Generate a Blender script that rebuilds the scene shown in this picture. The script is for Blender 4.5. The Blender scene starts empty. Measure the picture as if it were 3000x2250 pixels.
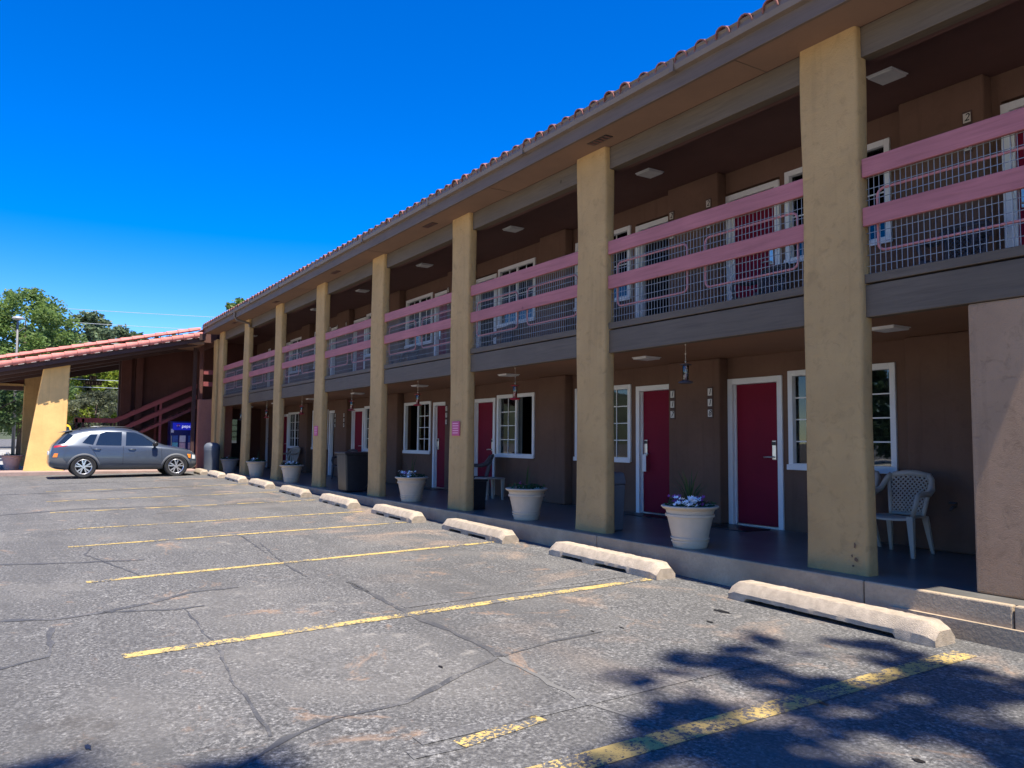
import bpy, bmesh, math, random
import numpy as np
from mathutils import Vector, Matrix
random.seed(7); rng = np.random.default_rng(7)
R = math.radians
scene = bpy.context.scene
COL = scene.collection

# ------------------------------------------------------------------ camera
# Site frame used below: X = metres away along the facade (Blender -x), Y = into the building, Z = up.
CAMY, CAMZ, YAW, PITCH, ROLL, FPX = -6.4368, 1.3247, 0.5607, 0.0707, 0.009, 2344.74
F = Vector((-math.cos(YAW) * math.cos(PITCH), math.sin(YAW) * math.cos(PITCH), math.sin(PITCH)))
Rt = Vector((math.sin(YAW), math.cos(YAW), 0))
Up = Rt.cross(F)
R2 = Rt * math.cos(ROLL) + Up * math.sin(ROLL)
U2 = -Rt * math.sin(ROLL) + Up * math.cos(ROLL)
cam = bpy.data.cameras.new('camera')
cam.sensor_width = 36; cam.lens = FPX / 3000 * 36; cam.clip_start = .05; cam.clip_end = 3000
camo = bpy.data.objects.new('camera', cam); COL.objects.link(camo)
M = Matrix((R2, U2, -F)).transposed().to_4x4(); M.translation = (0, CAMY, CAMZ)
camo.matrix_world = M
scene.camera = camo

# ------------------------------------------------------------------ sky, sun, exposure
SUN_DIR = Vector((0.40, -0.03, 1.0)).normalized()          # towards the sun (Blender axes)
world = bpy.data.worlds.new('World'); scene.world = world; world.use_nodes = True
wn = world.node_tree; bg = wn.nodes['Background']
sky = wn.nodes.new('ShaderNodeTexSky'); sky.sky_type = 'NISHITA'; sky.sun_disc = False
sky.sun_elevation = math.asin(SUN_DIR.z); sky.sun_rotation = R(90); sky.altitude = 2000
sky.air_density = 1.0; sky.dust_density = 0.15; sky.ozone_density = 2.0
hs = wn.nodes.new('ShaderNodeHueSaturation'); hs.inputs['Saturation'].default_value = 1.55; hs.inputs['Hue'].default_value = .517
wn.links.new(sky.outputs[0], hs.inputs['Color']); wn.links.new(hs.outputs[0], bg.inputs['Color'])
bg.inputs['Strength'].default_value = 0.125
sl = bpy.data.lights.new('sun', 'SUN'); sl.energy = 4.6; sl.angle = R(0.53); sl.color = (1, .93, .82)
so = bpy.data.objects.new('sun', sl); COL.objects.link(so)
so.rotation_euler = (-SUN_DIR).to_track_quat('-Z', 'Y').to_euler()
vs = scene.view_settings; vs.view_transform = 'Standard'; vs.look = 'None'; vs.gamma = 1; vs.exposure = 1.1
vs.use_curve_mapping = False

# ------------------------------------------------------------------ materials
def nodes(name):
    m = bpy.data.materials.new(name); m.use_nodes = True
    nt = m.node_tree
    return m, nt, nt.nodes['Principled BSDF']
def N(nt, t, **kw):
    n = nt.nodes.new(t)
    for k, v in kw.items():
        if k in n.inputs: n.inputs[k].default_value = v
        else: setattr(n, k, v)
    return n
def noise(nt, co, scale, detail=4, rough=.6, dist=0):
    n = N(nt, 'ShaderNodeTexNoise', Scale=scale, Detail=detail, Roughness=rough, Distortion=dist)
    nt.links.new(co, n.inputs['Vector']); return n.outputs['Fac']
def ramp(nt, fac, stops):
    r = N(nt, 'ShaderNodeValToRGB'); e = r.color_ramp.elements
    while len(e) < len(stops): e.new(.5)
    for q, (p, c) in zip(e, stops):
        q.position = p; q.color = c if len(c) == 4 else (*c, 1)
    nt.links.new(fac, r.inputs[0]); return r.outputs[0]
def mix(nt, a, b, fac, mode='MIX'):
    m = N(nt, 'ShaderNodeMix', data_type='RGBA', blend_type=mode)
    for s, v in ((m.inputs[6], a), (m.inputs[7], b), (m.inputs[0], fac)):
        if hasattr(v, 'links') or hasattr(v, 'is_linked'): nt.links.new(v, s)
        else: s.default_value = (*v, 1) if isinstance(v, tuple) and len(v) == 3 else v
    return m.outputs[2]
def coords(nt, world=False):
    if world: return N(nt, 'ShaderNodeNewGeometry').outputs['Position']
    return N(nt, 'ShaderNodeTexCoord').outputs['Object']
def mapv(nt, co, scale):
    m = N(nt, 'ShaderNodeMapping'); m.inputs['Scale'].default_value = scale
    nt.links.new(co, m.inputs[0]); return m.outputs[0]
def bump(nt, h, b, strength, dist=.01):
    n = N(nt, 'ShaderNodeBump', Strength=strength, Distance=dist)
    nt.links.new(h, n.inputs['Height']); nt.links.new(n.outputs[0], b.inputs['Normal'])
MATS = {}
def pm(name, col, rough=.7, var=.12, scale=5, bmp=.15, bscale=60, metal=0, spec=.4, stretch=None, rand=0, world=False, coat=0):
    """plain procedural surface: colour drifting with two noises, fine relief"""
    if name in MATS: return MATS[name]
    m, nt, b = nodes(name); co = coords(nt, world)
    if stretch: co = mapv(nt, co, stretch)
    f1 = noise(nt, co, scale, 5); f2 = noise(nt, co, bscale, 3)
    c = ramp(nt, f1, [(.25, tuple(max(0, x * (1 - var)) for x in col)), (.75, tuple(min(1, x * (1 + var)) for x in col))])
    c = mix(nt, c, tuple(x * .8 for x in col), ramp(nt, f2, [(.45, (0, 0, 0)), (.75, (var * 2,) * 3)]))
    if rand:
        oi = N(nt, 'ShaderNodeObjectInfo'); h = N(nt, 'ShaderNodeHueSaturation')
        mr = N(nt, 'ShaderNodeMapRange'); mr.inputs[3].default_value = 1 - rand; mr.inputs[4].default_value = 1 + rand
        nt.links.new(oi.outputs['Random'], mr.inputs[0]); nt.links.new(mr.outputs[0], h.inputs['Value'])
        nt.links.new(c, h.inputs['Color']); c = h.outputs[0]
    nt.links.new(c, b.inputs['Base Color'])
    b.inputs['Roughness'].default_value = rough; b.inputs['Metallic'].default_value = metal
    b.inputs['Specular IOR Level'].default_value = spec; b.inputs['Coat Weight'].default_value = coat
    if bmp: bump(nt, f2, b, bmp)
    MATS[name] = m; return m
def stucco(name, col, dark=.45, amt=.5, relief=.5):
    if name in MATS: return MATS[name]
    m, nt, b = nodes(name); co = coords(nt, True)
    big = noise(nt, co, 1.3, 4, .6); tro = noise(nt, co, 7.5, 6, .68, .7); fine = noise(nt, co, 95, 4, .7)
    c = ramp(nt, big, [(.3, tuple(x * .86 for x in col)), (.7, tuple(min(1, x * 1.1) for x in col))])
    c = mix(nt, c, tuple(x * dark for x in col), ramp(nt, tro, [(.30, (amt,) * 3), (.47, (0, 0, 0)), (.62, (0, 0, 0)), (.78, (amt * .35,) * 3)]))
    # old grime creeping up from the base and runs down the face
    sx = N(nt, 'ShaderNodeSeparateXYZ'); nt.links.new(co, sx.inputs[0])
    run = noise(nt, mapv(nt, co, (9, 9, .5)), 1, 4, .6)
    c = mix(nt, c, tuple(x * .55 for x in col), ramp(nt, run, [(.56, (0, 0, 0)), (.8, (.4,) * 3)]))
    nt.links.new(c, b.inputs['Base Color']); b.inputs['Roughness'].default_value = .92
    b.inputs['Specular IOR Level'].default_value = .2
    a = N(nt, 'ShaderNodeMath', operation='MULTIPLY_ADD'); a.inputs[1].default_value = .55
    nt.links.new(fine, a.inputs[0]); nt.links.new(tro, a.inputs[2])
    bump(nt, a.outputs[0], b, relief, .02)
    MATS[name] = m; return m
def wood(name, col, rough=.65, axis=0):
    if name in MATS: return MATS[name]
    m, nt, b = nodes(name); co = coords(nt, True)
    s = [14, 14, 14]; s[axis] = .8
    g = noise(nt, mapv(nt, co, tuple(s)), 2.2, 6, .65, .4); big = noise(nt, co, 1.1, 3)
    c = ramp(nt, g, [(.3, tuple(x * .78 for x in col)), (.5, col), (.72, tuple(min(1, x * 1.16) for x in col))])
    c = mix(nt, c, tuple(x * .72 for x in col), ramp(nt, big, [(.4, (0, 0, 0)), (.75, (.5,) * 3)]))
    knot = N(nt, 'ShaderNodeTexVoronoi', Scale=1.7); nt.links.new(co, knot.inputs[0])
    c = mix(nt, c, tuple(x * .4 for x in col), ramp(nt, knot.outputs['Distance'], [(.035, (.8,) * 3), (.05, (0, 0, 0))]))
    nt.links.new(c, b.inputs['Base Color']); b.inputs['Roughness'].default_value = rough
    b.inputs['Specular IOR Level'].default_value = .3
    bump(nt, g, b, .25, .008); MATS[name] = m; return m
def asphalt_colour(nt, co):
    fine = noise(nt, co, 40, 5, .75); mid = noise(nt, co, 7, 6, .72, .3); big = noise(nt, co, .55, 5, .6, .5)
    v = N(nt, 'ShaderNodeTexVoronoi', Scale=58); nt.links.new(co, v.inputs[0])
    rough_c = ramp(nt, fine, [(.33, (.028, .028, .029)), (.44, (.078, .076, .073)), (.54, (.152, .148, .141)), (.66, (.36, .35, .33))])
    smooth_c = ramp(nt, fine, [(.32, (.058, .057, .056)), (.5, (.106, .103, .099)), (.68, (.168, .163, .154))])
    c = mix(nt, smooth_c, rough_c, ramp(nt, mid, [(.40, (.15,) * 3), (.58, (1, 1, 1))]))
    # traffic-polished bands running along the facade, bleached patches, broad darker bays
    band = noise(nt, mapv(nt, co, (.14, 1.0, 1)), 1.1, 5, .62, .6)
    c = mix(nt, c, (0.089, 0.086, 0.082), ramp(nt, band, [(.47, (0, 0, 0)), (.66, (.62,) * 3)]))
    c = mix(nt, c, (0.231, 0.215, 0.191), ramp(nt, big, [(.5, (0, 0, 0)), (.74, (.4,) * 3)]))
    pat = noise(nt, co, 2.3, 7, .74, .4)
    c = mix(nt, c, (0.357, 0.330, 0.288), ramp(nt, pat, [(.61, (0, 0, 0)), (.70, (.5,) * 3)]))
    # bare clay showing through worn seal coat
    worn = noise(nt, co, 1.25, 7, .72, .8)
    c = mix(nt, c, (0.347, 0.225, 0.144), ramp(nt, worn, [(.60, (0, 0, 0)), (.7, (.7,) * 3)]))
    sy = N(nt, 'ShaderNodeSeparateXYZ'); nt.links.new(co, sy.inputs[0])
    mr = N(nt, 'ShaderNodeMapRange', interpolation_type='SMOOTHSTEP'); nt.links.new(sy.outputs['Y'], mr.inputs[0])
    for k_, v_ in ((1, -3.6), (2, -1.6), (3, 0), (4, 1)): mr.inputs[k_].default_value = v_
    w2 = noise(nt, co, .8, 6, .7, .6); mm = N(nt, 'ShaderNodeMath', operation='MULTIPLY'); nt.links.new(ramp(nt, w2, [(.53, (0, 0, 0)), (.66, (.8,) * 3)]), mm.inputs[0]); nt.links.new(mr.outputs[0], mm.inputs[1])
    m3 = N(nt, 'ShaderNodeMath', operation='MULTIPLY'); nt.links.new(mm.outputs[0], m3.inputs[0]); nt.links.new(ramp(nt, fine, [(.4, (.25,) * 3), (.58, (1, 1, 1))]), m3.inputs[1])
    c = mix(nt, c, (.36, .26, .185), m3.outputs[0])
    smud = noise(nt, mapv(nt, co, (.5, 1, 1)), 1.9, 6, .7, 1.2)
    c = mix(nt, c, (.06, .059, .058), ramp(nt, smud, [(.28, (.6,) * 3), (.38, (0, 0, 0))]))
    drip = noise(nt, co, .9, 3, .55)
    c = mix(nt, c, (0.053, 0.046, 0.039), ramp(nt, drip, [(.24, (.6,) * 3), (.32, (0, 0, 0))]))
    h = N(nt, 'ShaderNodeMath', operation='MULTIPLY_ADD'); h.inputs[1].default_value = .6
    nt.links.new(v.outputs['Distance'], h.inputs[0]); nt.links.new(fine, h.inputs[2])
    return c, h.outputs[0], fine, mid
def asphalt():
    m, nt, b = nodes('asphalt'); co = coords(nt, True)
    c, h, *_ = asphalt_colour(nt, co)
    nt.links.new(c, b.inputs['Base Color']); b.inputs['Roughness'].default_value = .88; b.inputs['Specular IOR Level'].default_value = .3
    bump(nt, h, b, .8, .012); return m
def paint(name, col, wear):
    """line paint flaking off the asphalt below it"""
    m, nt, b = nodes(name); co = coords(nt, True)
    c, h, fine, mid = asphalt_colour(nt, co)
    a = N(nt, 'ShaderNodeMath', operation='ADD'); nt.links.new(fine, a.inputs[0]); nt.links.new(noise(nt, co, 3.2, 6, .75), a.inputs[1])
    k = ramp(nt, a.outputs[0], [(max(0, wear - .06), (0, 0, 0)), (min(1, wear + .07), (1, 1, 1))])
    tint = ramp(nt, mid, [(.3, tuple(x * .72 for x in col)), (.7, col)])
    nt.links.new(mix(nt, c, tint, k), b.inputs['Base Color']); b.inputs['Roughness'].default_value = .75
    bump(nt, h, b, .5, .01); return m
def glass(name, tint=(.9, .95, .95), through=.55):
    """thin window pane: fresnel reflection over a tinted see-through sheet"""
    m = bpy.data.materials.new(name); m.use_nodes = True; nt = m.node_tree; nt.nodes.clear()
    o = N(nt, 'ShaderNodeOutputMaterial'); t = N(nt, 'ShaderNodeBsdfTransparent'); g = N(nt, 'ShaderNodeBsdfGlossy', Roughness=.015)
    t.inputs[0].default_value = tuple(x * through for x in tint) + (1,)
    fr = N(nt, 'ShaderNodeFresnel', IOR=1.75)
    nz = noise(nt, coords(nt), 1.6, 2); bp = N(nt, 'ShaderNodeBump', Strength=.06, Distance=.02)
    nt.links.new(nz, bp.inputs['Height']); nt.links.new(bp.outputs[0], g.inputs['Normal'])
    mx = N(nt, 'ShaderNodeMixShader'); nt.links.new(fr.outputs[0], mx.inputs[0]); nt.links.new(t.outputs[0], mx.inputs[1]); nt.links.new(g.outputs[0], mx.inputs[2])
    nt.links.new(mx.outputs[0], o.inputs[0]); return m
def leafmat(name, col, var=.4, trans=.45):
    m = bpy.data.materials.new(name); m.use_nodes = True; nt = m.node_tree; b = nt.nodes['Principled BSDF']
    co = coords(nt, True); f1 = noise(nt, co, .9, 3); f2 = noise(nt, co, 14, 2)
    c = ramp(nt, f1, [(.3, tuple(x * (1 - var) for x in col)), (.7, tuple(x * (1 + var) for x in col))])
    c = mix(nt, c, (col[0] * 2.1, col[1] * 1.55, col[2] * .9), ramp(nt, f2, [(.5, (0, 0, 0)), (.75, (.6,) * 3)]))
    nt.links.new(c, b.inputs['Base Color']); b.inputs['Roughness'].default_value = .55; b.inputs['Specular IOR Level'].default_value = .35
    tr = N(nt, 'ShaderNodeBsdfTranslucent'); nt.links.new(c, tr.inputs[0])
    mx = N(nt, 'ShaderNodeMixShader'); mx.inputs[0].default_value = trans
    nt.links.new(b.outputs[0], mx.inputs[1]); nt.links.new(tr.outputs[0], mx.inputs[2])
    nt.links.new(mx.outputs[0], nt.nodes['Material Output'].inputs[0]); return m

m_tan = stucco('stucco_mustard', (.50, .315, .135), .55, .42, .85)
m_brown = stucco('stucco_brown', (.165, .094, .064), .7, .3, .3)
m_pink = stucco('stucco_pink', (.43, .265, .155), .5, .6, .8)
m_orange = stucco('stucco_orange', (.86, .53, .20), .86, .35, .35)
m_maroonwall = stucco('stucco_maroon', (.115, .05, .04), .7, .3, .3)
m_beam = wood('beam_paint', (.12, .089, .06))
m_rail = wood('rail_paint', (.41, .142, .138))
m_railred = wood('stair_rail_paint', (.26, .068, .066), axis=1)
m_soffit = pm('soffit_paint', (.225, .132, .082), .8, .1, 2, .1, 40)
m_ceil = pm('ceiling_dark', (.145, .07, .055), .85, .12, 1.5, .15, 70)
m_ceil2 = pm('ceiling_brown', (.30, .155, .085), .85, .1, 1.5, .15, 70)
m_fascia = wood('fascia_paint', (.135, .095, .068))
m_gutter = pm('gutter_metal', (.17, .125, .09), .5, .12, 3, .05, 30)
m_tile = pm('clay_tile', (.24, .098, .078), .85, .25, 9, .4, 70, rand=.16)
m_tilepink = pm('clay_tile_pink', (.55, .20, .165), .85, .18, 9, .4, 70, rand=.1)
m_white = pm('white_trim', (.78, .77, .75), .5, .05, 3, .05, 50)
m_door = pm('crimson_door', (.19, .004, .022), .62, .14, 1.6, .06, 60, spec=.2)
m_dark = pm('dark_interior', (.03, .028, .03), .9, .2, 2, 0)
m_curtain = pm('curtain', (.24, .25, .24), .9, .15, 30, .3, 10, stretch=(1, 1, .05))
m_glass = glass('window_glass', (.85, .92, .92), .55)
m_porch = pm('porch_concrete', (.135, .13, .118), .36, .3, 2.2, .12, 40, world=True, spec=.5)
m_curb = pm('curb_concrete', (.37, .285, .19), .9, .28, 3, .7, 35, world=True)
m_stop = pm('stop_concrete', (.43, .35, .262), .95, .3, 11, .9, 130, rand=.1)
m_wire = pm('galvanized_wire', (.26, .26, .26), .5, .1, 4, 0, metal=.3)
m_loop = pm('loop_paint', (.5, .19, .18), .5, .1, 4, 0)
m_panel = pm('lamp_panel', (.72, .70, .66), .5, .06, 8, .1, 90)
m_silver = pm('brushed_metal', (.62, .60, .56), .28, .1, 5, 0, metal=.9)
m_black = pm('black_plastic', (.018, .018, .02), .38, .3, 4, .1, 40)
m_pot = pm('resin_pot', (.56, .45, .325), .7, .1, 4, .15, 90)
m_potdark = pm('resin_pot_grey', (.22, .20, .19), .7, .12, 4, .15, 90)
m_potpink = pm('terracotta_pot', (.55, .36, .30), .75, .12, 4, .15, 90)
m_soil = pm('soil', (.03, .022, .017), .95, .4, 30, .8, 60)
m_beige = pm('beige_resin', (.42, .37, .30), .5, .08, 4, .04, 60)
m_darkresin = pm('dark_resin', (.075, .065, .07), .5, .1, 4, .04, 60)
m_stalk = leafmat('blade_green', (.045, .085, .03)); m_leaf0 = leafmat('bedding_green', (.035, .075, .025))
m_petalw = pm('petal_white', (.8, .8, .8), .6, .08, 30, 0); m_petalp = pm('petal_purple', (.28, .05, .22), .6, .3, 30, 0); m_petalr = pm('petal_red', (.35, .02, .06), .6, .3, 30, 0)
m_bark = pm('bark', (.09, .065, .048), .95, .35, 6, .9, 22, stretch=(1, 1, .3))
m_sign = pm('pink_sign', (.52, .07, .16), .5, .06, 6, 0); m_signtext = pm('pink_sign_text', (.75, .32, .42), .5, .05, 6, 0)
m_plate = pm('number_tile', (.62, .57, .50), .4, .08, 20, 0); m_ink = pm('number_ink', (.02, .018, .018), .5, .1, 20, 0); m_tilebrown = pm('number_frame', (.09, .05, .04), .7, .1, 20, 0)

# ------------------------------------------------------------------ mesh helpers
class MB:
    def __init__(s): s.v = []; s.f = []
    def add(s, vs, fs):
        o = len(s.v); s.v += [tuple(p) for p in vs]; s.f += [tuple(i + o for i in f) for f in fs]; return s
    def raw(s, x0, x1, y0, y1, z0, z1):
        vs = [(x, y, z) for z in (z0, z1) for y in (y0, y1) for x in (x0, x1)]
        return s.add(vs, [(0, 2, 3, 1), (4, 5, 7, 6), (0, 1, 5, 4), (2, 6, 7, 3), (0, 4, 6, 2), (1, 3, 7, 5)])
    def box(s, X0, X1, y0, y1, z0, z1):                     # site frame
        return s.raw(-max(X0, X1), -min(X0, X1), min(y0, y1), max(y0, y1), min(z0, z1), max(z0, z1))
    def tube(s, pts, r, n=8, cap=True):
        pts = [Vector(p) for p in pts]; rs = r if isinstance(r, (list, tuple)) else [r] * len(pts)
        vs = []
        for i, p in enumerate(pts):
            t = (pts[min(i + 1, len(pts) - 1)] - pts[max(i - 1, 0)]).normalized()
            a = t.orthogonal().normalized() if i == 0 else (a - t * a.dot(t)).normalized()
            b = t.cross(a)
            vs += [p + (a * math.cos(2 * math.pi * k / n) + b * math.sin(2 * math.pi * k / n)) * rs[i] for k in range(n)]
        fs = [(i * n + k, i * n + (k + 1) % n, (i + 1) * n + (k + 1) % n, (i + 1) * n + k) for i in range(len(pts) - 1) for k in range(n)]
        if cap: fs += [tuple(range(n))[::-1], tuple((len(pts) - 1) * n + k for k in range(n))]
        return s.add(vs, fs)
    def lathe(s, prof, n=32, c=(0, 0, 0), close=True):
        vs = [(c[0] + r * math.cos(2 * math.pi * k / n), c[1] + r * math.sin(2 * math.pi * k / n), c[2] + z) for r, z in prof for k in range(n)]
        fs = [(i * n + k, i * n + (k + 1) % n, (i + 1) * n + (k + 1) % n, (i + 1) * n + k) for i in range(len(prof) - 1) for k in range(n)]
        if close: fs += [tuple(range(n))[::-1], tuple((len(prof) - 1) * n + k for k in range(n))]
        return s.add(vs, fs)
    def prism(s, poly, axis, a, b):
        """poly: 2D points in the other two axes (cyclic order), extruded a..b along axis"""
        n = len(poly)
        def P(u, w, t): q = [0, 0, 0]; o = [i for i in range(3) if i != axis]; q[o[0]] = u; q[o[1]] = w; q[axis] = t; return q
        vs = [P(u, w, a) for u, w in poly] + [P(u, w, b) for u, w in poly]
        fs = [tuple(range(n))[::-1], tuple(range(n, 2 * n))] + [(i, (i + 1) % n, n + (i + 1) % n, n + i) for i in range(n)]
        return s.add(vs, fs)
    def build(s, name, mat, parent=None, origin=(0, 0, 0), smooth=False, bevel=0, seg=2, fix=True):
        o = Vector(parent_origin(parent)) if parent else Vector(origin)
        me = bpy.data.meshes.new(name); me.from_pydata([tuple(Vector(p) - o) for p in s.v], [], s.f); me.update()
        if fix or bevel:
            bm = bmesh.new(); bm.from_mesh(me)
            bmesh.ops.recalc_face_normals(bm, faces=bm.faces)
            if bevel:
                bmesh.ops.bevel(bm, geom=[e for e in bm.edges if e.is_manifold and e.calc_face_angle(0) > .5], offset=bevel, segments=seg, affect='EDGES', profile=.5, clamp_overlap=True)
            bm.to_mesh(me); bm.free()
        if mat: me.materials.append(mat)
        ob = bpy.data.objects.new(name, me); COL.objects.link(ob)
        if parent: ob.parent = parent
        else: ob.location = o
        if smooth:
            me.polygons.foreach_set('use_smooth', [True] * len(me.polygons))
            if smooth == 'auto':
                me.set_sharp_from_angle(angle=R(38))
        return ob
ORIG = {}
def parent_origin(p):
    while p.parent: p = p.parent
    return ORIG.get(p.name, p.location)
def thing(name, label, cat, loc=(0, 0, 0), group=None):
    o = bpy.data.objects.new(name, None); COL.objects.link(o); o.location = loc; o.empty_display_size = .2
    ORIG[o.name] = tuple(loc); tag(o, label, cat, group); return o
def tag(o, label, cat, group=None):
    o['label'] = label; o['category'] = cat
    if group: o['group'] = group
    return o
def struct(o): o['kind'] = 'structure'; return o
def stuff(o): o['kind'] = 'stuff'; return o
def copy_tree(o, parent=None):
    c = o.copy(); COL.objects.link(c); c.parent = parent
    for ch in o.children: copy_tree(ch, c)
    return c
def place(o, loc, rz=0, label=None, group=None, scale=None):
    o.location = loc; o.rotation_euler = (0, 0, rz)
    if scale: o.scale = (scale,) * 3
    if label: o['label'] = label
    if group: o['group'] = group
    return o
def S(X, Y, Z): return (-X, Y, Z)
def share(src, name, parent, loc, rot=None, scale=None):
    o = bpy.data.objects.new(name, src); COL.objects.link(o); o.parent = parent; o.location = loc
    if rot: o.rotation_mode = 'YXZ'; o.rotation_euler = rot
    if scale: o.scale = scale
    return o
def text(s, size, name, mat, parent, M4, extrude=.002, shear=0):
    cu = bpy.data.curves.new('t', 'FONT'); cu.body = s; cu.size = size; cu.extrude = extrude; cu.align_x = 'CENTER'; cu.align_y = 'CENTER'; cu.shear = shear
    tmp = bpy.data.objects.new('t', cu); COL.objects.link(tmp)
    me = bpy.data.meshes.new_from_object(tmp.evaluated_get(bpy.context.evaluated_depsgraph_get())); bpy.data.objects.remove(tmp)
    o = Vector(parent_origin(parent)); me.transform(Matrix.Translation(-o) @ M4); me.materials.clear(); me.materials.append(mat)
    ob = bpy.data.objects.new(name, me); COL.objects.link(ob); ob.parent = parent; return ob
ROTF = Matrix.Rotation(R(90), 4, 'X')                                   # text facing the parking lot
ROTX = Matrix.Rotation(R(90), 4, 'Z') @ Matrix.Rotation(R(90), 4, 'X')  # text facing along the facade
def jitter(ob, amp, scale):
    from mathutils import noise as mn
    for v in ob.data.vertices:
        p = Vector(v.co) * scale + Vector((sum(map(ord, ob.name)) % 91, 3, 7)); v.co += Vector(mn.noise_vector(p)) * amp
def G(X, Y):                                                          # the lot falls gently towards the near end
    return .0122 * (max(min(X, 25), -12) - 15) + .0157 * max(min(Y, 3), -14)

# ================================================================== SETTING: ground, stall lines, cracks
def sheet(name, xs, ys, zf, mat):
    vs = [S(x, y, zf(x, y)) for x in xs for y in ys]; n = len(ys)
    fs = [(i * n + j, i * n + j + 1, (i + 1) * n + j + 1, (i + 1) * n + j) for i in range(len(xs) - 1) for j in range(n - 1)]
    return MB().add(vs, fs).build(name, mat)
xs = [-400, -120, -40, -20] + [-12 + .75 * i for i in range(78)] + [55, 75, 110, 200, 500, 1500]
ys = [-900, -300, -100, -50, -25] + [-14 + .5 * i for i in range(35)] + [8, 20, 60, 200, 900]
m_asph = asphalt()
lot = struct(sheet('parking_lot', xs, ys, G, m_asph))
def ribbon(name, pts, wid, mat, lift, parent, jit=0):
    """strip of width wid laid on the lot along site points (X, Y)"""
    out = []
    for (a, b) in zip(pts[:-1], pts[1:]):
        L = math.hypot(b[0] - a[0], b[1] - a[1]); n = max(1, int(L / .12) if jit else int(L / .5))
        for i in range(n): out.append((a[0] + (b[0] - a[0]) * i / n, a[1] + (b[1] - a[1]) * i / n))
    out.append(pts[-1]); vs = []
    for i, p in enumerate(out):
        q, r_ = out[max(i - 1, 0)], out[min(i + 1, len(out) - 1)]
        d = Vector((r_[0] - q[0], r_[1] - q[1])).normalized(); nn = Vector((-d.y, d.x))
        j = (random.uniform(-jit, jit), random.uniform(-jit, jit)); w = wid * (random.uniform(.3, 1.25) * .7 if jit else 1) / 2
        for sgn in (-1, 1):
            X, Y = p[0] + nn.x * w * sgn + j[0], p[1] + nn.y * w * sgn + j[1]
            vs.append(S(X, Y, G(X, Y) + lift))
    fs = [(2 * i, 2 * i + 1, 2 * i + 3, 2 * i + 2) for i in range(len(out) - 1)]
    return MB().add(vs, fs).build(name, mat, parent)
m_pave = pm('pale_concrete', (.52, .475, .41), .9, .15, .8, .3, 30, world=True)
struct(sheet('street_pavement', [-60, -20, -12, 0, 8, 16, 25, 40], [-60, -40, -25, -14, -11, -8.6], lambda X, Y: G(X, Y) + .012, m_pave))  # unseen pale sheet added behind the camera to bounce light onto the facade
struct(sheet('far_street', [39.5, 45, 50, 60, 75, 92], [-40, -14, -7, 0, 8, 30], lambda X, Y: G(X, Y) + .012, pm('street_concrete', (.33, .315, .29), .9, .2, .5, .3, 20, world=True)))
m_y1 = paint('line_yellow', (.60, .43, .14), 1.02); m_y2 = paint('line_yellow_worn', (.58, .41, .13), 1.05); m_y3 = paint('line_yellow_ghost', (.56, .40, .13), 1.11)
LINES = [(3.19, -.62, 3.14, -5.75, .17, m_y2), (6.45, -.66, 6.24, -5.69, .12, m_y1), (9.6, -.67, 9.33, -5.69, .11, m_y1), (12.3, -.74, 12.11, -5.7, .1, m_y1),
         (14.25, -.72, 14.13, -5.7, .1, m_y2), (16.97, -.77, 16.95, -5.72, .1, m_y2), (19.5, -.75, 19.42, -5.7, .1, m_y2), (22.4, -.8, 22.3, -5.6, .1, m_y2), (25.2, -.8, 25.1, -5.5, .1, m_y3),
         (6.72, -.8, 6.6, -3.4, .09, m_y3), (3.85, -2.0, 3.8, -4.6, .12, m_y3)]
for X0, Y0, X1, Y1, w_, mt in LINES: ribbon('stall_line', [(X0, Y0), (X1, Y1)], w_, mt, .004, lot)
m_seal = paint('crack_seal', (.07, .07, .072), 1.0); m_crackpale = pm('crack_pale', (.15, .145, .135), .95, .2, 8, .5, 50, world=True)
def gpt(x, y):          # where a sight line through reference pixel (x, y) meets the lot (used once, to survey crack positions)
    d = F + R2 * (x - 1500) / FPX + U2 * (1125 - y) / FPX; d = Vector((-d.x, d.y, d.z)); n = Vector((-.0122, -.0157, 1)); C = Vector((0, CAMY, CAMZ))
    t = (-.0122 * 15 - n.dot(C)) / n.dot(d); p = C + d * t; return (p.x, p.y)
CR = [([(1020, 1705), (1100, 1745), (1200, 1800), (1300, 1840), (1440, 1905), (1460, 1925)], .10, m_seal), ([(1460, 1925), (1330, 1985), (1180, 2060), (980, 2105), (830, 2170), (700, 2250)], .07, m_seal),
      ([(1460, 1925), (1580, 1985), (1700, 2050), (1880, 2110), (2000, 2180)], .06, m_crackpale), ([(540, 1785), (580, 1830), (640, 1900), (680, 1990), (750, 2080), (800, 2160)], .035, m_seal),
      ([(0, 1820), (150, 1815), (300, 1795), (450, 1765), (560, 1735), (700, 1720)], .12, m_seal), ([(0, 1960), (140, 1925), (150, 1840)], .07, m_seal), ([(760, 1590), (830, 1650), (900, 1690)], .05, m_seal),
      ([(700, 1565), (780, 1620)], .04, m_seal), ([(300, 1795), (520, 1785), (600, 1775)], .09, m_seal), ([(0, 1655), (200, 1650), (420, 1640)], .14, m_seal), ([(0, 1510), (250, 1490), (600, 1480)], .18, m_seal),
      ([(0, 1450), (300, 1440), (550, 1425)], .2, m_seal), ([(1020, 1705), (1080, 1735)], .05, m_crackpale), ([(420, 1690), (250, 1625), (270, 1605)], .05, m_seal), ([(1460, 1925), (1620, 1880), (1760, 1850)], .05, m_seal)]
for pts, w_, mt in CR: ribbon('sealed_crack', [gpt(*p) for p in pts], w_, mt, .0035, lot, jit=.013)
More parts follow.
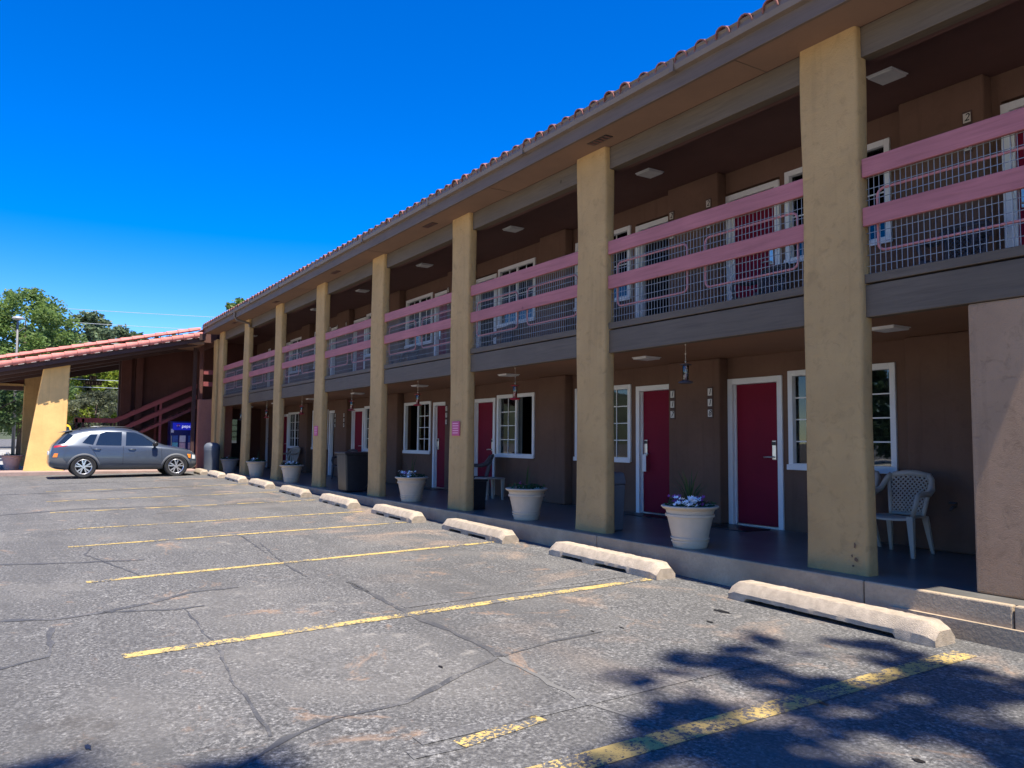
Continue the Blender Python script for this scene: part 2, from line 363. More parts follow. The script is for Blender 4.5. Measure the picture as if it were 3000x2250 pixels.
def blotch(X, Y, rx, ry, mat, name='oil_spot', n=14):
    c = S(X, Y, G(X, Y) + .0045); vs = [c]
    for k in range(n):
        a = 2 * math.pi * k / n; q = random.uniform(.55, 1.15); x, y = X + rx * q * math.cos(a), Y + ry * q * math.sin(a); vs.append(S(x, y, G(x, y) + .0045))
    MB().add(vs, [(0, k + 1, (k + 1) % n + 1) for k in range(n)]).build(name, mat, lot)
ribbon('stall_line', [gpt(1345, 2182), gpt(1585, 2104)], .11, m_y2, .004, lot); ribbon('stall_line', [gpt(1180, 1778), gpt(1500, 1735), gpt(1850, 1700)], .09, m_y3, .0042, lot); ribbon('stall_line', [gpt(1200, 2215), gpt(1345, 2184)], .10, m_y3, .004, lot)
m_oil = pm('oil_stain', (.018, .017, .017), .35, .3, 10, .3, 50)
for x, y, rx, ry in [(2115, 1792, .10, .035), (2080, 1823, .05, .02), (1735, 1850, .03, .012), (1822, 1840, .03, .012), (2410, 2062, .05, .015), (258, 2190, .05, .016), (1290, 1954, .04, .012), (2690, 2230, .04, .02)]: blotch(*gpt(x, y), rx, ry, m_oil)

# ================================================================== MOTEL BUILDING
ZP, ZF, W, PIER = .163, 2.84, 2.407, 2.22          # porch level, gallery floor, room wall plane, pier face
XE, XN = 35.2, -3.0                                # far and near ends of the block
bld = thing('motel_building', 'two-storey brown stucco motel with mustard pillars and pink gallery rails', 'building', S(16, 2.4, 0))
def part(name, mat, *boxes, bevel=0, parent=None, seg=2, smooth=False):
    b = MB()
    for q in boxes: b.box(*q)
    return b.build(name, mat, parent or bld, bevel=bevel, seg=seg, smooth=smooth)
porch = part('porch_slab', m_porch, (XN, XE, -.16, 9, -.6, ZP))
# front edge of the slab in cast lengths with open joints
xj = [XN, .4, 3.05, 4.25, 7.9, 11.5, 15.1, 18.8, 22.4, 26.1, 29.8, XE]
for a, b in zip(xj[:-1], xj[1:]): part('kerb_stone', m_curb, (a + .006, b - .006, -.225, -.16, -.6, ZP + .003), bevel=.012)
fo = part('footing_ledge', m_curb, (XN, 4.0, -.262, -.2245, -.6, .0)); 
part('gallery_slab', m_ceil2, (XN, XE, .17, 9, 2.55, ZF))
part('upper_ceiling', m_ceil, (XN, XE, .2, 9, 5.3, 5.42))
# fronts of the gallery: one beam and one sill board for every bay
L, X1, CW = 3.6473, 4.364, .6244
CX = [X1 + L * i for i in range(8)]
edges = [(XN, CX[0])] + [(CX[i] + CW, CX[i + 1]) for i in range(7)]
for a, b in edges:
    part('gallery_beam', m_beam, (a, b, .06, .168, 2.46, 2.752), bevel=.006)
    part('floor_board', m_beam, (a, b, .05, .167, 2.768, 2.85), bevel=.005)
    part('header_beam', m_beam, (a, b, .07, .198, 4.88, 5.168), bevel=.006)
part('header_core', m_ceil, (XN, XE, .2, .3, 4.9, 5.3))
# pillars: plastered, rounded and a little uneven
def pillar(X, w, y0, y1, z0, z1, mat, name='pillar', parent=None):
    n = 26; vs = []; fs = []
    ring = []
    r = .035; seg = 3
    for cx, cy, a0 in ((w - r, y1 - r, 0), (r, y1 - r, 90), (r, y0 + r, 180), (w - r, y0 + r, 270)):
        for k in range(seg + 1):
            a = R(a0 + 90 * k / seg); ring.append((cx + r * math.cos(a), cy + r * math.sin(a)))
    m = len(ring)
    for i in range(n + 1):
        z = z0 + (z1 - z0) * i / n; sp = .012 * max(0, 1 - i / 3.0) ** 2
        for (u, y) in ring:
            uu = u + (sp if u > w / 2 else -sp); k = .007
            uu += k * math.sin(z * 3.1 + X * 5 + u * 4) ; yy = y + (k * math.sin(z * 2.3 + X * 3) - sp if y < (y0 + y1) / 2 else 0)
            vs.append(S(X + uu, yy, z))
    fs = [(i * m + k, i * m + (k + 1) % m, (i + 1) * m + (k + 1) % m, (i + 1) * m + k) for i in range(n) for k in range(m)]
    fs += [tuple(range(m)), tuple(n * m + k for k in range(m))]
    return MB().add(vs, fs).build(name, mat, parent or bld, smooth='auto')
for i, X in enumerate(CX): pillar(X, CW, 0, .165, ZP, 5.17, m_tan)
pillar(30.98, .58, .02, .19, .2, 5.0, m_tan)
part('end_wall', m_pink, (XN, 3.47, .075, .25, ZP, 2.458), bevel=.02)
# rails, wire mesh and bent-pipe loops of the gallery
def loop_pts(xa, xb, z0, z1, y, r=.07):
    pts = []
    for cx, cz, a0 in ((xb - r, z1 - r, 0), (xa + r, z1 - r, 90), (xa + r, z0 + r, 180), (xb - r, z0 + r, 270)):
        for k in range(5): a = R(a0 + 90 * k / 4); pts.append(S(cx + r * math.cos(a), y, cz + r * math.sin(a)))
    return pts + [pts[0]]
for bi, (a, b) in enumerate(edges):
    part('rail_board', m_rail, (a, b, .045, .085, 3.29, 3.462), bevel=.006)
    part('rail_board', m_rail, (a, b, .045, .085, 3.742, 3.915), bevel=.006)
    wb = MB(); x = max(a, .5) + .02; t = .0028
    while x < b: wb.box(x - t, x + t, .098, .102, 2.85, 3.9); x += .0508
    z = 2.93
    while z < 3.75: wb.box(max(a, .5), b, .1021, .1061, z - t, z + t); z += .1016
    stuff(wb.build('wire_mesh', m_wire, bld, fix=False))
    span = b - max(a, 1.0); x0 = max(a, 1.0)
    for k in range(2):
        xa = x0 + .14 + k * (span / 2 + .02); xb = xa + span / 2 - .26
        MB().tube(loop_pts(xa, xb, 3.06, 3.625, .125), .013, 6, cap=False).build('pipe_loop', m_loop, bld, smooth=True)
# openings
OPEN = []          # (X0, X1, kind, room)
for k in range(4):
    B = 8.165 + 7.52 * k; rn = 18 - 2 * k
    if k: OPEN += [(B - 2.47, B - 1.03, 'w', rn), (B - .95, B - .0, 'd', rn)]
    else: OPEN += [(5.56, 7.1, 'w', rn), (7.2, 8.165, 'd', rn)]
    OPEN += [(B + 1.08, B + 2.01, 'd', rn - 1)] + ([(B + 2.14, B + 3.7, 'w', rn - 1)] if k < 3 else [])
OPEN += [(3.32, 4.29, 'd', 19)]
OPEN.sort()
PIERS = [(4.375, 5.34)] + [q for k in range(4) for q in ((8.165 + 7.52 * k, 9.22 + 7.52 * k), (11.96 + 7.52 * k, 12.83 + 7.52 * k)) if q[1] < XE]
def wall_boxes(zb, zt, dz, wz0, wz1):
    bx = []; x = XN
    for a, b, k, _ in OPEN:
        bx.append((x, a, W, W + .18, zb, zt)); x = b
        if k == 'd': bx.append((a, b, W, W + .18, dz, zt))
        else: bx += [(a, b, W, W + .18, zb, wz0), (a, b, W, W + .18, wz1, zt)]
    bx.append((x, XE, W, W + .18, zb, zt)); return bx
part('lower_wall', m_brown, *wall_boxes(ZP, 2.549, 2.24, .985, 2.29))
part('upper_wall', m_brown, *wall_boxes(ZF, 5.299, 4.99, 3.74, 5.01))
for a, b in PIERS:
    part('wall_pier', m_brown, (a, b, PIER, W - .001, ZP, 2.548), bevel=.025)
    part('wall_pier', m_brown, (a, b, PIER, W - .001, ZF, 5.298), bevel=.025)
part('back_wall', m_brown, (XN, XE, 9.001, 9.2, -.6, 5.5)); part('near_end_wall', m_brown, (XN - .2, XN - .001, W, 9.2, -.6, 5.5))
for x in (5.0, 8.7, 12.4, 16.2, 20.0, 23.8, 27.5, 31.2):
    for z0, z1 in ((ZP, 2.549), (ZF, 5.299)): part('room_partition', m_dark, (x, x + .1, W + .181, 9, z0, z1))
def window(X0, X1, z0, z1, op):
    fr = .075; y0, y1 = W - .028, W + .06; b = MB()
    for q in ((X0, X0 + fr, z0, z1), (X1 - fr, X1, z0, z1), (X0 + fr, X1 - fr, z1 - fr, z1), (X0 + fr, X1 - fr, z0, z0 + fr)): b.box(q[0], q[1], y0, y1, q[2], q[3])
    w_ = b.build('window', m_white, bld, bevel=.006)
    xm = (X0 + X1) / 2; part('mullion', m_white, (xm - .028, xm + .028, W + .004, W + .055, z0 + fr, z1 - fr), bevel=.004, parent=w_)
    part('sill', m_white, (X0 - .015, X1 + .015, W - .05, W - .0285, z0 - .012, z0 + .06), bevel=.006, parent=w_)
    for s in (0, 1):
        xa, xb = (X0 + fr, xm - .028) if s == 0 else (xm + .028, X1 - fr)
        g = MB()
        if not (op and s == op - 1):
            part('pane', m_glass, (xa, xb, W + .03 + .012 * s, W + .034 + .012 * s, z0 + fr, z1 - fr), parent=w_)
            xc = (xa + xb) / 2; g.box(xc - .008, xc + .008, W + .018 + .012 * s, W + .026 + .012 * s, z0 + fr, z1 - fr)
            for k in (1, 2, 3): zc = z0 + fr + (z1 - z0 - 2 * fr) * k / 4; g.box(xa, xb, W + .0175 + .012 * s, W + .0265 + .012 * s, zc - .008, zc + .008)
            g.build('grille', m_white, w_)
    # half-drawn curtain inside
    c = MB(); n = 24; xs_ = [X0 + (X1 - X0) * (.02 + .5 * i / n) + (.46 * (X1 - X0) if op == 1 else 0) for i in range(n + 1)]
    vs = [S(x, W + .15 + .02 * math.sin(i * 1.9), z) for i, x in enumerate(xs_) for z in (z0 - .05, z1 + .02)]
    c.add(vs, [(2 * i, 2 * i + 1, 2 * i + 3, 2 * i + 2) for i in range(n)]).build('curtain', m_curtain, w_, smooth=True)
def door(X0, X1, z0, ajar, lockfar, tagged=False, up=False):
    fr = .085; zt = z0 + 2.08; y0 = W - .022; b = MB()
    for q in ((X0, X0 + fr, z0, zt), (X1 - fr, X1, z0, zt), (X0 + fr, X1 - fr, zt - fr, zt)): b.box(q[0], q[1], y0, W + .1, q[2], q[3])
    for q in ((X0 + fr, X0 + fr + .022, z0, zt - fr), (X1 - fr - .022, X1 - fr, z0, zt - fr)): b.box(q[0], q[1], W + .03, W + .1, q[2], q[3])
    if ajar:
        d = b.build('doorway', m_white, bld, bevel=.005)
        lf = MB().box(X0 + fr + .03, X0 + fr + .075, W + .105, W + .95, z0 + .02, zt - fr - .005).build('open_door', m_door, d, bevel=.004)
        return
    d = part('door', m_door, (X0 + fr + .023, X1 - fr - .023, W + .055, W + .098, z0 + .025, zt - fr - .003), bevel=.003)
    b.build('door_frame', m_white, d, bevel=.005)
    part('threshold', m_silver, (X0 + fr + .023, X1 - fr - .023, W + .02, W + .1, z0, z0 + .022), parent=d)
    xl = X1 - fr - .1 if lockfar else X0 + fr + .1
    part('lock', m_silver, (xl - .035, xl + .035, W + .03, W + .054, z0 + .93, z0 + 1.2), bevel=.01, parent=d)
    part('lock_cover', m_black, (xl - .036, xl + .036, W + .024, W + .0295, z0 + 1.13, z0 + 1.18), bevel=.004, parent=d)
    sg = -1 if lockfar else 1
    MB().tube([S(xl, W + .03, z0 + .97), S(xl, W - .02, z0 + .97), S(xl + sg * .06, W - .028, z0 + .97), S(xl + sg * .13, W - .025, z0 + .965)], .0105, 8).build('lever', m_silver, d, smooth=True)
    if tagged: part('door_hanger', m_white, (xl + sg * .0, xl + sg * .08, W - .036, W - .033, z0 + .68, z0 + .96), parent=d)
for a, b, k, rn in OPEN:
    near = rn % 2 == 0
    if k == 'w':
        window(a, b, .985, 2.29, {115: 0, 15: 2, 16: 1}.get(rn, 0)); window(a, b, 3.74, 5.01, 0)
    else:
        door(a, b, ZP, rn == 13, not near, rn == 17); door(a, b, ZF + .03, rn in (17, 16, 13), not near)
part('door_mat', m_black, (8.95, 9.95, 1.95, 2.35, ZP, ZP + .012), bevel=.004)
part('door_mat', m_black, (7.3, 8.05, 1.75, 2.25, ZP, ZP + .012), bevel=.004)
part('door_mat', m_black, (16.75, 17.6, 1.9, 2.35, ZP, ZP + .012), bevel=.004)
# painted number tiles beside the doors
def numbers(s, X, zt, upper=False):
    for i, ch in enumerate(s):
        zc = zt - .07 - i * .155
        t = part('number_tile', m_tilebrown, (X - .052, X + .052, PIER - .012, PIER - .001, zc - .076, zc + .076), bevel=.003)
        part('tile_face', m_plate, (X - .04, X + .04, PIER - .016, PIER - .0125, zc - .052, zc + .052), parent=t)
        text(ch, .115, 'digit', m_ink, t, Matrix.Translation(S(X, PIER - .018, zc)) @ ROTF, shear=.25)
for k in range(3):
    B = 8.165 + 7.52 * k
    numbers('1%d' % (18 - 2 * k), B + .17, 2.13); numbers('1%d' % (17 - 2 * k), B + .95, 2.13)
    numbers('2%d' % (18 - 2 * k), B + .17, 4.93); numbers('2%d' % (17 - 2 * k), B + .95, 4.93)
numbers('219', 4.375 + .17, 4.93)
# lights in the two ceilings, vents and eave
for i in range(8):
    for X, y, z in ((4.96 + 3.78 * i, 1.35, 2.55), (4.96 + 3.78 * i, 1.42, 5.3)):
        l_ = part('ceiling_light', m_panel, (X - .14, X + .14, y - .14, y + .14, z - .035, z - .001), bevel=.01)
        part('light_trim', m_white, (X - .15, X + .15, y - .15, y + .15, z - .012, z - .002), parent=l_)
part('soffit', m_soffit, (1.76, 31.0, -.40, .069, 5.17, 5.2))
for X in [3.0, 5.44, 10.33, 15.2, 20.1, 25.0, 29.0]: part('soffit_joint', m_fascia, (X - .004, X + .004, -.40, .068, 5.1665, 5.1695))
for i in range(6):
    X = 3.0 + 4.88 * i; v_ = part('soffit_vent', m_black, (X - .19, X + .19, -.255, -.135, 5.164, 5.1698))
    for k in range(5): part('vent_slat', m_ceil, (X - .17 + .075 * k, X - .13 + .075 * k, -.245, -.145, 5.160, 5.1638), parent=v_)
XR = 31.05
part('fascia', m_fascia, (1.75, XR, -.44, -.401, 5.165, 5.36), bevel=.006)
g_ = MB().prism([(-.441, 5.335), (-.5, 5.345), (-.515, 5.40), (-.505, 5.452), (-.52, 5.468), (-.52, 5.478), (-.49, 5.478), (-.441, 5.47)], 0, -XR, -1.75)
gut = g_.build('gutter', m_gutter, bld)
for i in range(10): part('gutter_seam', m_gutter, (3.2 + 3 * i, 3.26 + 3 * i, -.5225, -.44, 5.333, 5.48), parent=gut)
MB().tube([S(26.2, -.47, 5.34), S(26.2, -.47, 5.2), S(26.2, -.4, 5.1), S(26.2, -.02, 5.02), S(26.2, .02, 4.9)], .04, 8).build('downspout', m_gutter, bld, smooth='auto')
# tiled roof: eave course in single barrel tiles, the slope above it in corrugated courses
SL = .27
def roof_z(y): return 5.47 + SL * (y + .44)
part('roof_end', m_brown, (1.76, 1.9, -.39, 9, 5.2, 5.46))
ro = MB(); n = 0
xs_ = np.arange(1.75, 37.6, .075); ys_ = np.arange(-.1, 4.6, .4); vs = []
for iy, y in enumerate(ys_):
    for lip in (0, 1):
        for ix, x in enumerate(xs_): vs.append(S(x, y + (.4 if lip else 0), roof_z(y + (.4 if lip else 0)) - (.03 if lip else 0) + .045 * (.5 + .5 * math.cos((x - 1.9) / .30 * 2 * math.pi)) + .02))
n = len(xs_); nr = len(ys_) * 2
ro.add(vs, [(r * n + i, r * n + i + 1, (r + 1) * n + i + 1, (r + 1) * n + i) for r in range(nr - 1) for i in range(n - 1)])
stuff(ro.build('roof_slope', m_tile, bld, smooth='auto', fix=False))
part('roof_deck', m_fascia, (1.9, XR - .02, -.44, -.05, 5.3605, 5.44)); 
bk = MB().add([S(1.76, 4.6, roof_z(4.6)), S(XR, 4.6, roof_z(4.6)), S(XR, 9.6, 5.45), S(1.76, 9.6, 5.45)], [(0, 1, 2, 3)]); bk.build('rear_slope', m_tile, bld)
part('wall_plate', m_brown, (1.95, XR - .05, .25, .35, 5.42, 5.6))
def barrel(r0, r1, ln, n=7, th=.014):
    """half-round clay tile, lying along +y, crown up"""
    vs = []
    for (r, y) in ((r0, 0), (r1, ln)):
        for rr in (r, r - th):
            vs += [(rr * math.cos(math.pi * k / n), y, rr * math.sin(math.pi * k / n)) for k in range(n + 1)]
    m = n + 1; fs = []
    for k in range(n):
        fs += [(k, k + 1, 2 * m + k + 1, 2 * m + k), (m + k, 3 * m + k, 3 * m + k + 1, m + k + 1), (k, m + k, m + k + 1, k + 1), (2 * m + k, 2 * m + k + 1, 3 * m + k + 1, 3 * m + k)]
    fs += [(0, 2 * m, 3 * m, m), (n, m + n, 3 * m + n, 2 * m + n)]
    b = MB().add(vs, fs); ob = b.build('tmp', m_tile, smooth='auto'); me = ob.data; bpy.data.objects.remove(ob); return me
tl = barrel(.098, .084, .44)
bo = Vector(parent_origin(bld)); tilt = math.atan(SL)
for i in range(97):
    X = 1.9 + .30 * i + random.uniform(-.008, .008)
    share(tl, 'eave_tile', bld, Vector(S(X, -.515 + random.uniform(-.012, .012), roof_z(-.53) - .034)) - bo, (tilt, 0, random.uniform(-.02, .02)))
part('eave_starter', m_fascia, (1.75, XR, -.4395, -.40, 5.4405, 5.475))
# pink notices on two pillars
for X in (12.01, 19.3):
    s_ = part('notice', m_sign, (X - .135, X + .135, -.018, -.004, 1.4, 1.645), bevel=.004)
    for k in range(5): part('notice_line', m_signtext, (X - (.1 if k % 2 else .085), X + .1, -.0205, -.0185, 1.60 - .04 * k, 1.615 - .04 * k), parent=s_)

# ================================================================== SIDE WING: sloping canopy, buttresses, back wall
wing = thing('canopy_wing', 'sloping pink-tiled canopy roof on an orange battered buttress beside the motel', 'canopy', S(33.5, -3, .2))
XA, XB = 31.0, 37.6
RS = .234                                              # roof pitch of the canopy
def rz(y): return 3.62 + RS * (y + 6.75)               # underside of the rake tiles
def wpart(name, mat, *boxes, bevel=0, parent=None):
    b = MB()
    for q in boxes: b.box(*q)
    return b.build(name, mat, parent or wing, bevel=bevel)
def slope(name, mat, Xa, Xb, ya, yb, lo, hi, parent=None):
    """board following the canopy pitch between lo and hi above the rake line"""
    return MB().prism([(ya, rz(ya) + lo), (yb, rz(yb) + lo), (yb, rz(yb) + hi), (ya, rz(ya) + hi)], 0, -Xb, -Xa).build(name, mat, parent or wing)
m_darkwood = wood('dark_stained_wood', (.07, .038, .034), axis=1)
slope('roof_deck', m_darkwood, XA + .12, XB, -9.2, -.46, .06, .14)
slope('rake_board', m_darkwood, XA + .06, XA + .119, -9.2, -.5, -.2, .059)
slope('rake_board', m_darkwood, XB + .001, XB + .06, -9.2, -.5, -.42, .14)
slope('rafter', m_darkwood, XA + .35, XA + .5, -9.1, -.6, -.3, .0595)
slope('rafter', m_darkwood, XA + 2.4, XA + 2.55, -9.1, -.6, -.3, .0595); slope('rafter', m_darkwood, XA + 4.4, XA + 4.55, -9.1, -.6, -.3, .0595)
rt = barrel(.132, .092, .42); rt.materials.clear(); rt.materials.append(m_tilepink)
rt2 = barrel(.122, .088, .41); rt2.materials.clear(); rt2.materials.append(m_tilepink)
wo = Vector(parent_origin(wing)); ta = math.atan(RS)
m_mortar = pm('tile_mortar', (.62, .56, .5), .9, .15, 12, .4, 60)  # pale slips stand in for slivers of sunlight below the rake tiles
mo = MB().raw(-.012, .012, 0, .17, -.006, .006).build('tmp', m_mortar); mom = mo.data; bpy.data.objects.remove(mo)
for i in range(24):
    y = -9.2 + .375 * i
    if y > -.75: break
    share(rt, 'rake_tile', wing, Vector(S(XA + .155, y, rz(y) + .245)) - wo, (ta + .03, R(-6), random.uniform(-.012, .012)))
    share(rt2, 'rake_tile', wing, Vector(S(XA + .03, y + .16, rz(y + .16) + .05)) - wo, (ta + .008, R(62), random.uniform(-.012, .012)))
    share(mom, 'mortar_bed', wing, Vector(S(XA - .06, y + .3 + random.uniform(-.03, .03), rz(y + .3) - .045)) - wo, (ta, 0, 0), (1, random.uniform(.6, 1.15), 1))
vs = []; xs_ = np.arange(XA + .28, XB, .1); ys_ = np.arange(-9.2, -.2, .375)
for y in ys_:
    for lip in (0, 1):
        yy = min(y + .375 * lip, -.45)
        for x in xs_: vs.append(S(x, yy, rz(yy) + .16 - .03 * lip + .05 * (.5 + .5 * math.cos((x - XA) / .3 * 2 * math.pi))))
n = len(xs_)
stuff(MB().add(vs, [(r * n + i, r * n + i + 1, (r + 1) * n + i + 1, (r + 1) * n + i) for r in range(len(ys_) * 2 - 1) for i in range(n - 1)]).build('roof_slope', m_tilepink, wing, smooth='auto', fix=False))
# battered buttress in front, plain one behind
def buttress(Xa, Xb, pts, name, mat):
    b = MB().prism(pts, 0, -Xb, -Xa); return b.build(name, mat, wing, bevel=.03)
buttress(31.52, 32.1, [(-5.985, -.1), (-4.76, -.1), (-4.70, rz(-4.7) + .05), (-5.46, rz(-5.46) + .05)], 'buttress', m_orange)
buttress(36.6, 37.1, [(-5.985, -.1), (-4.9, -.1), (-4.9, rz(-4.9) + .05), (-5.97, rz(-5.97) + .05)], 'far_buttress', m_tan)
wpart('tie_beam', m_tan, (36.55, 36.7, -9.5, -5.99, 3.28, 3.36)); wpart('tie_beam', m_darkwood, (36.75, 37.0, -9.5, -5.99, 3.12, 3.5))
wpart('tie_beam', m_maroonwall, (36.71, 36.74, -9.5, -5.99, 3.361, 3.75))
# wall behind the stair
MB().prism([(-2.35, .1), (1.2, .1), (1.2, 5.6), (-2.35, rz(-2.35) + .05)], 0, -35.45, -35.25).build('back_wall', m_maroonwall, wing); wpart('wall_post', m_maroonwall, (35.0, 35.24, -2.72, -2.36, .1, 4.4)); wpart('wall_post', m_darkwood, (35.25, 35.5, -2.78, -2.351, .1, 4.35)); wpart('wall_post', m_maroonwall, (34.95, 35.24, -2.2, -1.95, .1, 4.5))
wpart('eave_return', m_soffit, (31.1, 33.4, -.95, -.41, 4.78, 4.9)); wpart('eave_block', m_darkwood, (30.9, 31.3, -.62, -.41, 4.92, 5.16))
wpart('corner_wall', stucco('stucco_redbrown', (.34, .15, .11), .6, .4), (32.0, 32.3, -.36, .9, .12, 2.79), bevel=.02)
wpart('corner_post', m_darkwood, (32.4, 32.52, -.52, -.4, .12, 4.8)); wpart('corner_post', m_maroonwall, (32.0, 32.14, -.36, -.24, 2.791, 4.78))
for z in (3.29, 3.742): wpart('rail_board', m_railred, (32.02, 32.06, -.22, .9, z, z + .172), bevel=.005)
m_walk = pm('red_walk', (.34, .24, .205), .9, .2, 2.5, .5, 40, world=True)
walk = struct(MB().box(30.9, 39, -8.5, -.45, -.3, .16).build('walkway', m_walk, origin=S(34, -4, .2), bevel=.02))
# far end of the porch: dark passage closed by a wall with a glazed door
endw = part('passage_wall', m_maroonwall, (35.0, 35.199, .3, 1.15, ZP, 2.549), (35.0, 35.199, 1.95, W - .001, ZP, 2.549), (35.0, 35.199, 1.15, 1.95, 2.2, 2.549))
gd = part('glazed_door', m_darkwood, (35.05, 35.1, 1.15, 1.28, ZP, 2.2), (35.05, 35.1, 1.8, 1.95, ZP, 2.2), (35.05, 35.1, 1.28, 1.8, ZP, 1.12), (35.05, 35.1, 1.28, 1.8, 2.12, 2.2))
part('pane', m_glass, (35.07, 35.075, 1.28, 1.8, 1.12, 2.12), parent=gd)
part('glazing_bar', m_darkwood, *[(35.055, 35.068, 1.28, 1.8, z, z + .03) for z in (1.36, 1.6, 1.86)], (35.0555, 35.067, 1.525, 1.555, 1.12, 2.12), parent=gd)
part('gallery_end_wall', m_maroonwall, (34.6, 34.8, .3, W - .001, ZF, 5.299)); part('far_header', m_ceil, (31.6, 37.5, -.44, .169, 4.92, 5.3)); part('passage_pier', m_maroonwall, (33.6, 34.9, 1.9, W - .001, ZP, 2.548))

# ------------------------------------------------------------------ stair
stair = thing('staircase', 'dark open-tread stair with red sloping handrails under the canopy', 'stairs', S(34.4, -2.1, .2))
def spart(name, mat, *boxes, bevel=0):
    b = MB()
    for q in boxes: b.box(*q)
    return b.build(name, mat, stair, bevel=bevel)
def incl(name, mat, Xa, Xb, ya, yb, za, zb, h): return MB().prism([(ya, za), (yb, zb), (yb, zb + h), (ya, za + h)], 0, -Xb, -Xa).build(name, mat, stair)
for Xs in (33.8, 35.0):
    incl('handrail', m_railred, Xs, Xs + .045, -2.98, -.1, 1.87, 3.31, .17); incl('handrail', m_railred, Xs, Xs + .045, -2.98, -.1, 1.43, 2.87, .17)
    incl('stringer', m_railred, Xs + .05, Xs + .11, -2.86, -.1, 1.07, 2.48, .12)
    spart('newel_post', m_railred, (Xs + .046, Xs + .12, -1.45, -1.37, .15, 2.8)); spart('newel_post', m_darkwood, (Xs + .046, Xs + .12, -3.06, -2.98, .15, 2.05))
for y in (-4.34, -4.12): spart('newel_post', m_darkwood, (33.8, 33.88, y, y + .08, .15, 2.0))
spart('landing_rail', m_railred, (33.8, 33.845, -4.36, -2.981, 1.86, 2.03))
for y in (-3.9, -3.55): spart('landing_bar', m_darkwood, (33.82, 33.84, y, y + .02, 1.1, 1.8))
spart('landing', m_darkwood, (33.86, 35.0, -4.36, -2.87, 1.0, 1.1))
for i in range(11):
    y = -2.8 + .245 * i; z = 1.17 + .127 * i; spart('tread', m_darkwood, (33.92, 35.0, y, y + .25, z, z + .05))

# ================================================================== THINGS ON THE LOT AND PORCH
# concrete wheel stops
def stop_mesh(ln, gaps):
    n = 72; vs = []
    prof = [(-.14, 0), (-.142, .07), (-.135, .085), (-.09, .155), (-.078, .165), (.078, .165), (.09, .155), (.135, .085), (.142, .07), (.14, 0)]
    from mathutils import noise as mn
    sd = random.uniform(0, 90)
    for i in range(n + 1):
        t = i / n; u = (t - .5) * ln; e = min(1, min(t, 1 - t) * ln / .085); h = .66 + .34 * e
        lift = .034 if any(a < t < b for a, b in gaps) else 0
        for k, (y, z) in enumerate(prof):
            q = mn.noise(Vector((u * 9 + sd, k * 1.7, 0))) * .003 + mn.noise(Vector((u * 40 + sd, k * 3.1, 4))) * .0035
            chip = max(0, mn.noise(Vector((u * 5 + sd, k * .6, 9))) - .66) * .06 if k in (2, 3) else 0
            vs.append((u, y * (.93 + .07 * e) + q + chip * .6, max(z * h + q - chip, 0) if z > 0 else lift + (abs(q) * 2 if lift else 0)))
    m = len(prof); fs = [(i * m + k, i * m + (k + 1) % m, (i + 1) * m + (k + 1) % m, (i + 1) * m + k) for i in range(n) for k in range(m)]
    fs += [tuple(range(m)), tuple(n * m + k for k in range(m))]
    ob = MB().add(vs, fs).build('tmp', m_stop); me = ob.data; bpy.data.objects.remove(ob)
    me.polygons.foreach_set('use_smooth', [True] * len(me.polygons)); me.set_sharp_from_angle(angle=R(22)); return me
STOPS = [(3.38, 5.36, -.53, 0, 'nearest the camera at the right'), (6.36, 8.33, -.51, .0, 'second from the right, in front of the second pillar'), (9.38, 11.25, -.53, .02, 'third from the right, chipped, facing the third pillar'), (12.12, 13.95, -.6, .02, 'fourth from the right'),
         (14.85, 16.65, -.68, .02, 'fifth from the right, before the black bin'), (17.66, 19.45, -.72, .02, 'sixth from the right'), (20.5, 22.3, -.74, .02, 'seventh from the right'), (23.1, 24.9, -.78, .02, 'eighth from the right'), (25.5, 27.2, -.82, .02, 'ninth from the right, near the car'), (27.9, 29.2, -.86, .02, 'farthest, by the nose of the grey car')]
for i, (a, b, y, rot, lb) in enumerate(STOPS):
    me = stop_mesh(b - a, [(.10, .84)] if i == 0 else [(.14, .36), (.48, .76)] if i < 4 else [(.18, .34), (.6, .76)])
    o = bpy.data.objects.new('wheel_stop', me); COL.objects.link(o); xm = (a + b) / 2; o.location = S(xm, y, G(xm, y)); o.rotation_euler = (0, math.atan(.0122), -rot)
    tag(o, 'concrete wheel stop, ' + lb, 'wheel stop', 'wheel stops along the kerb')

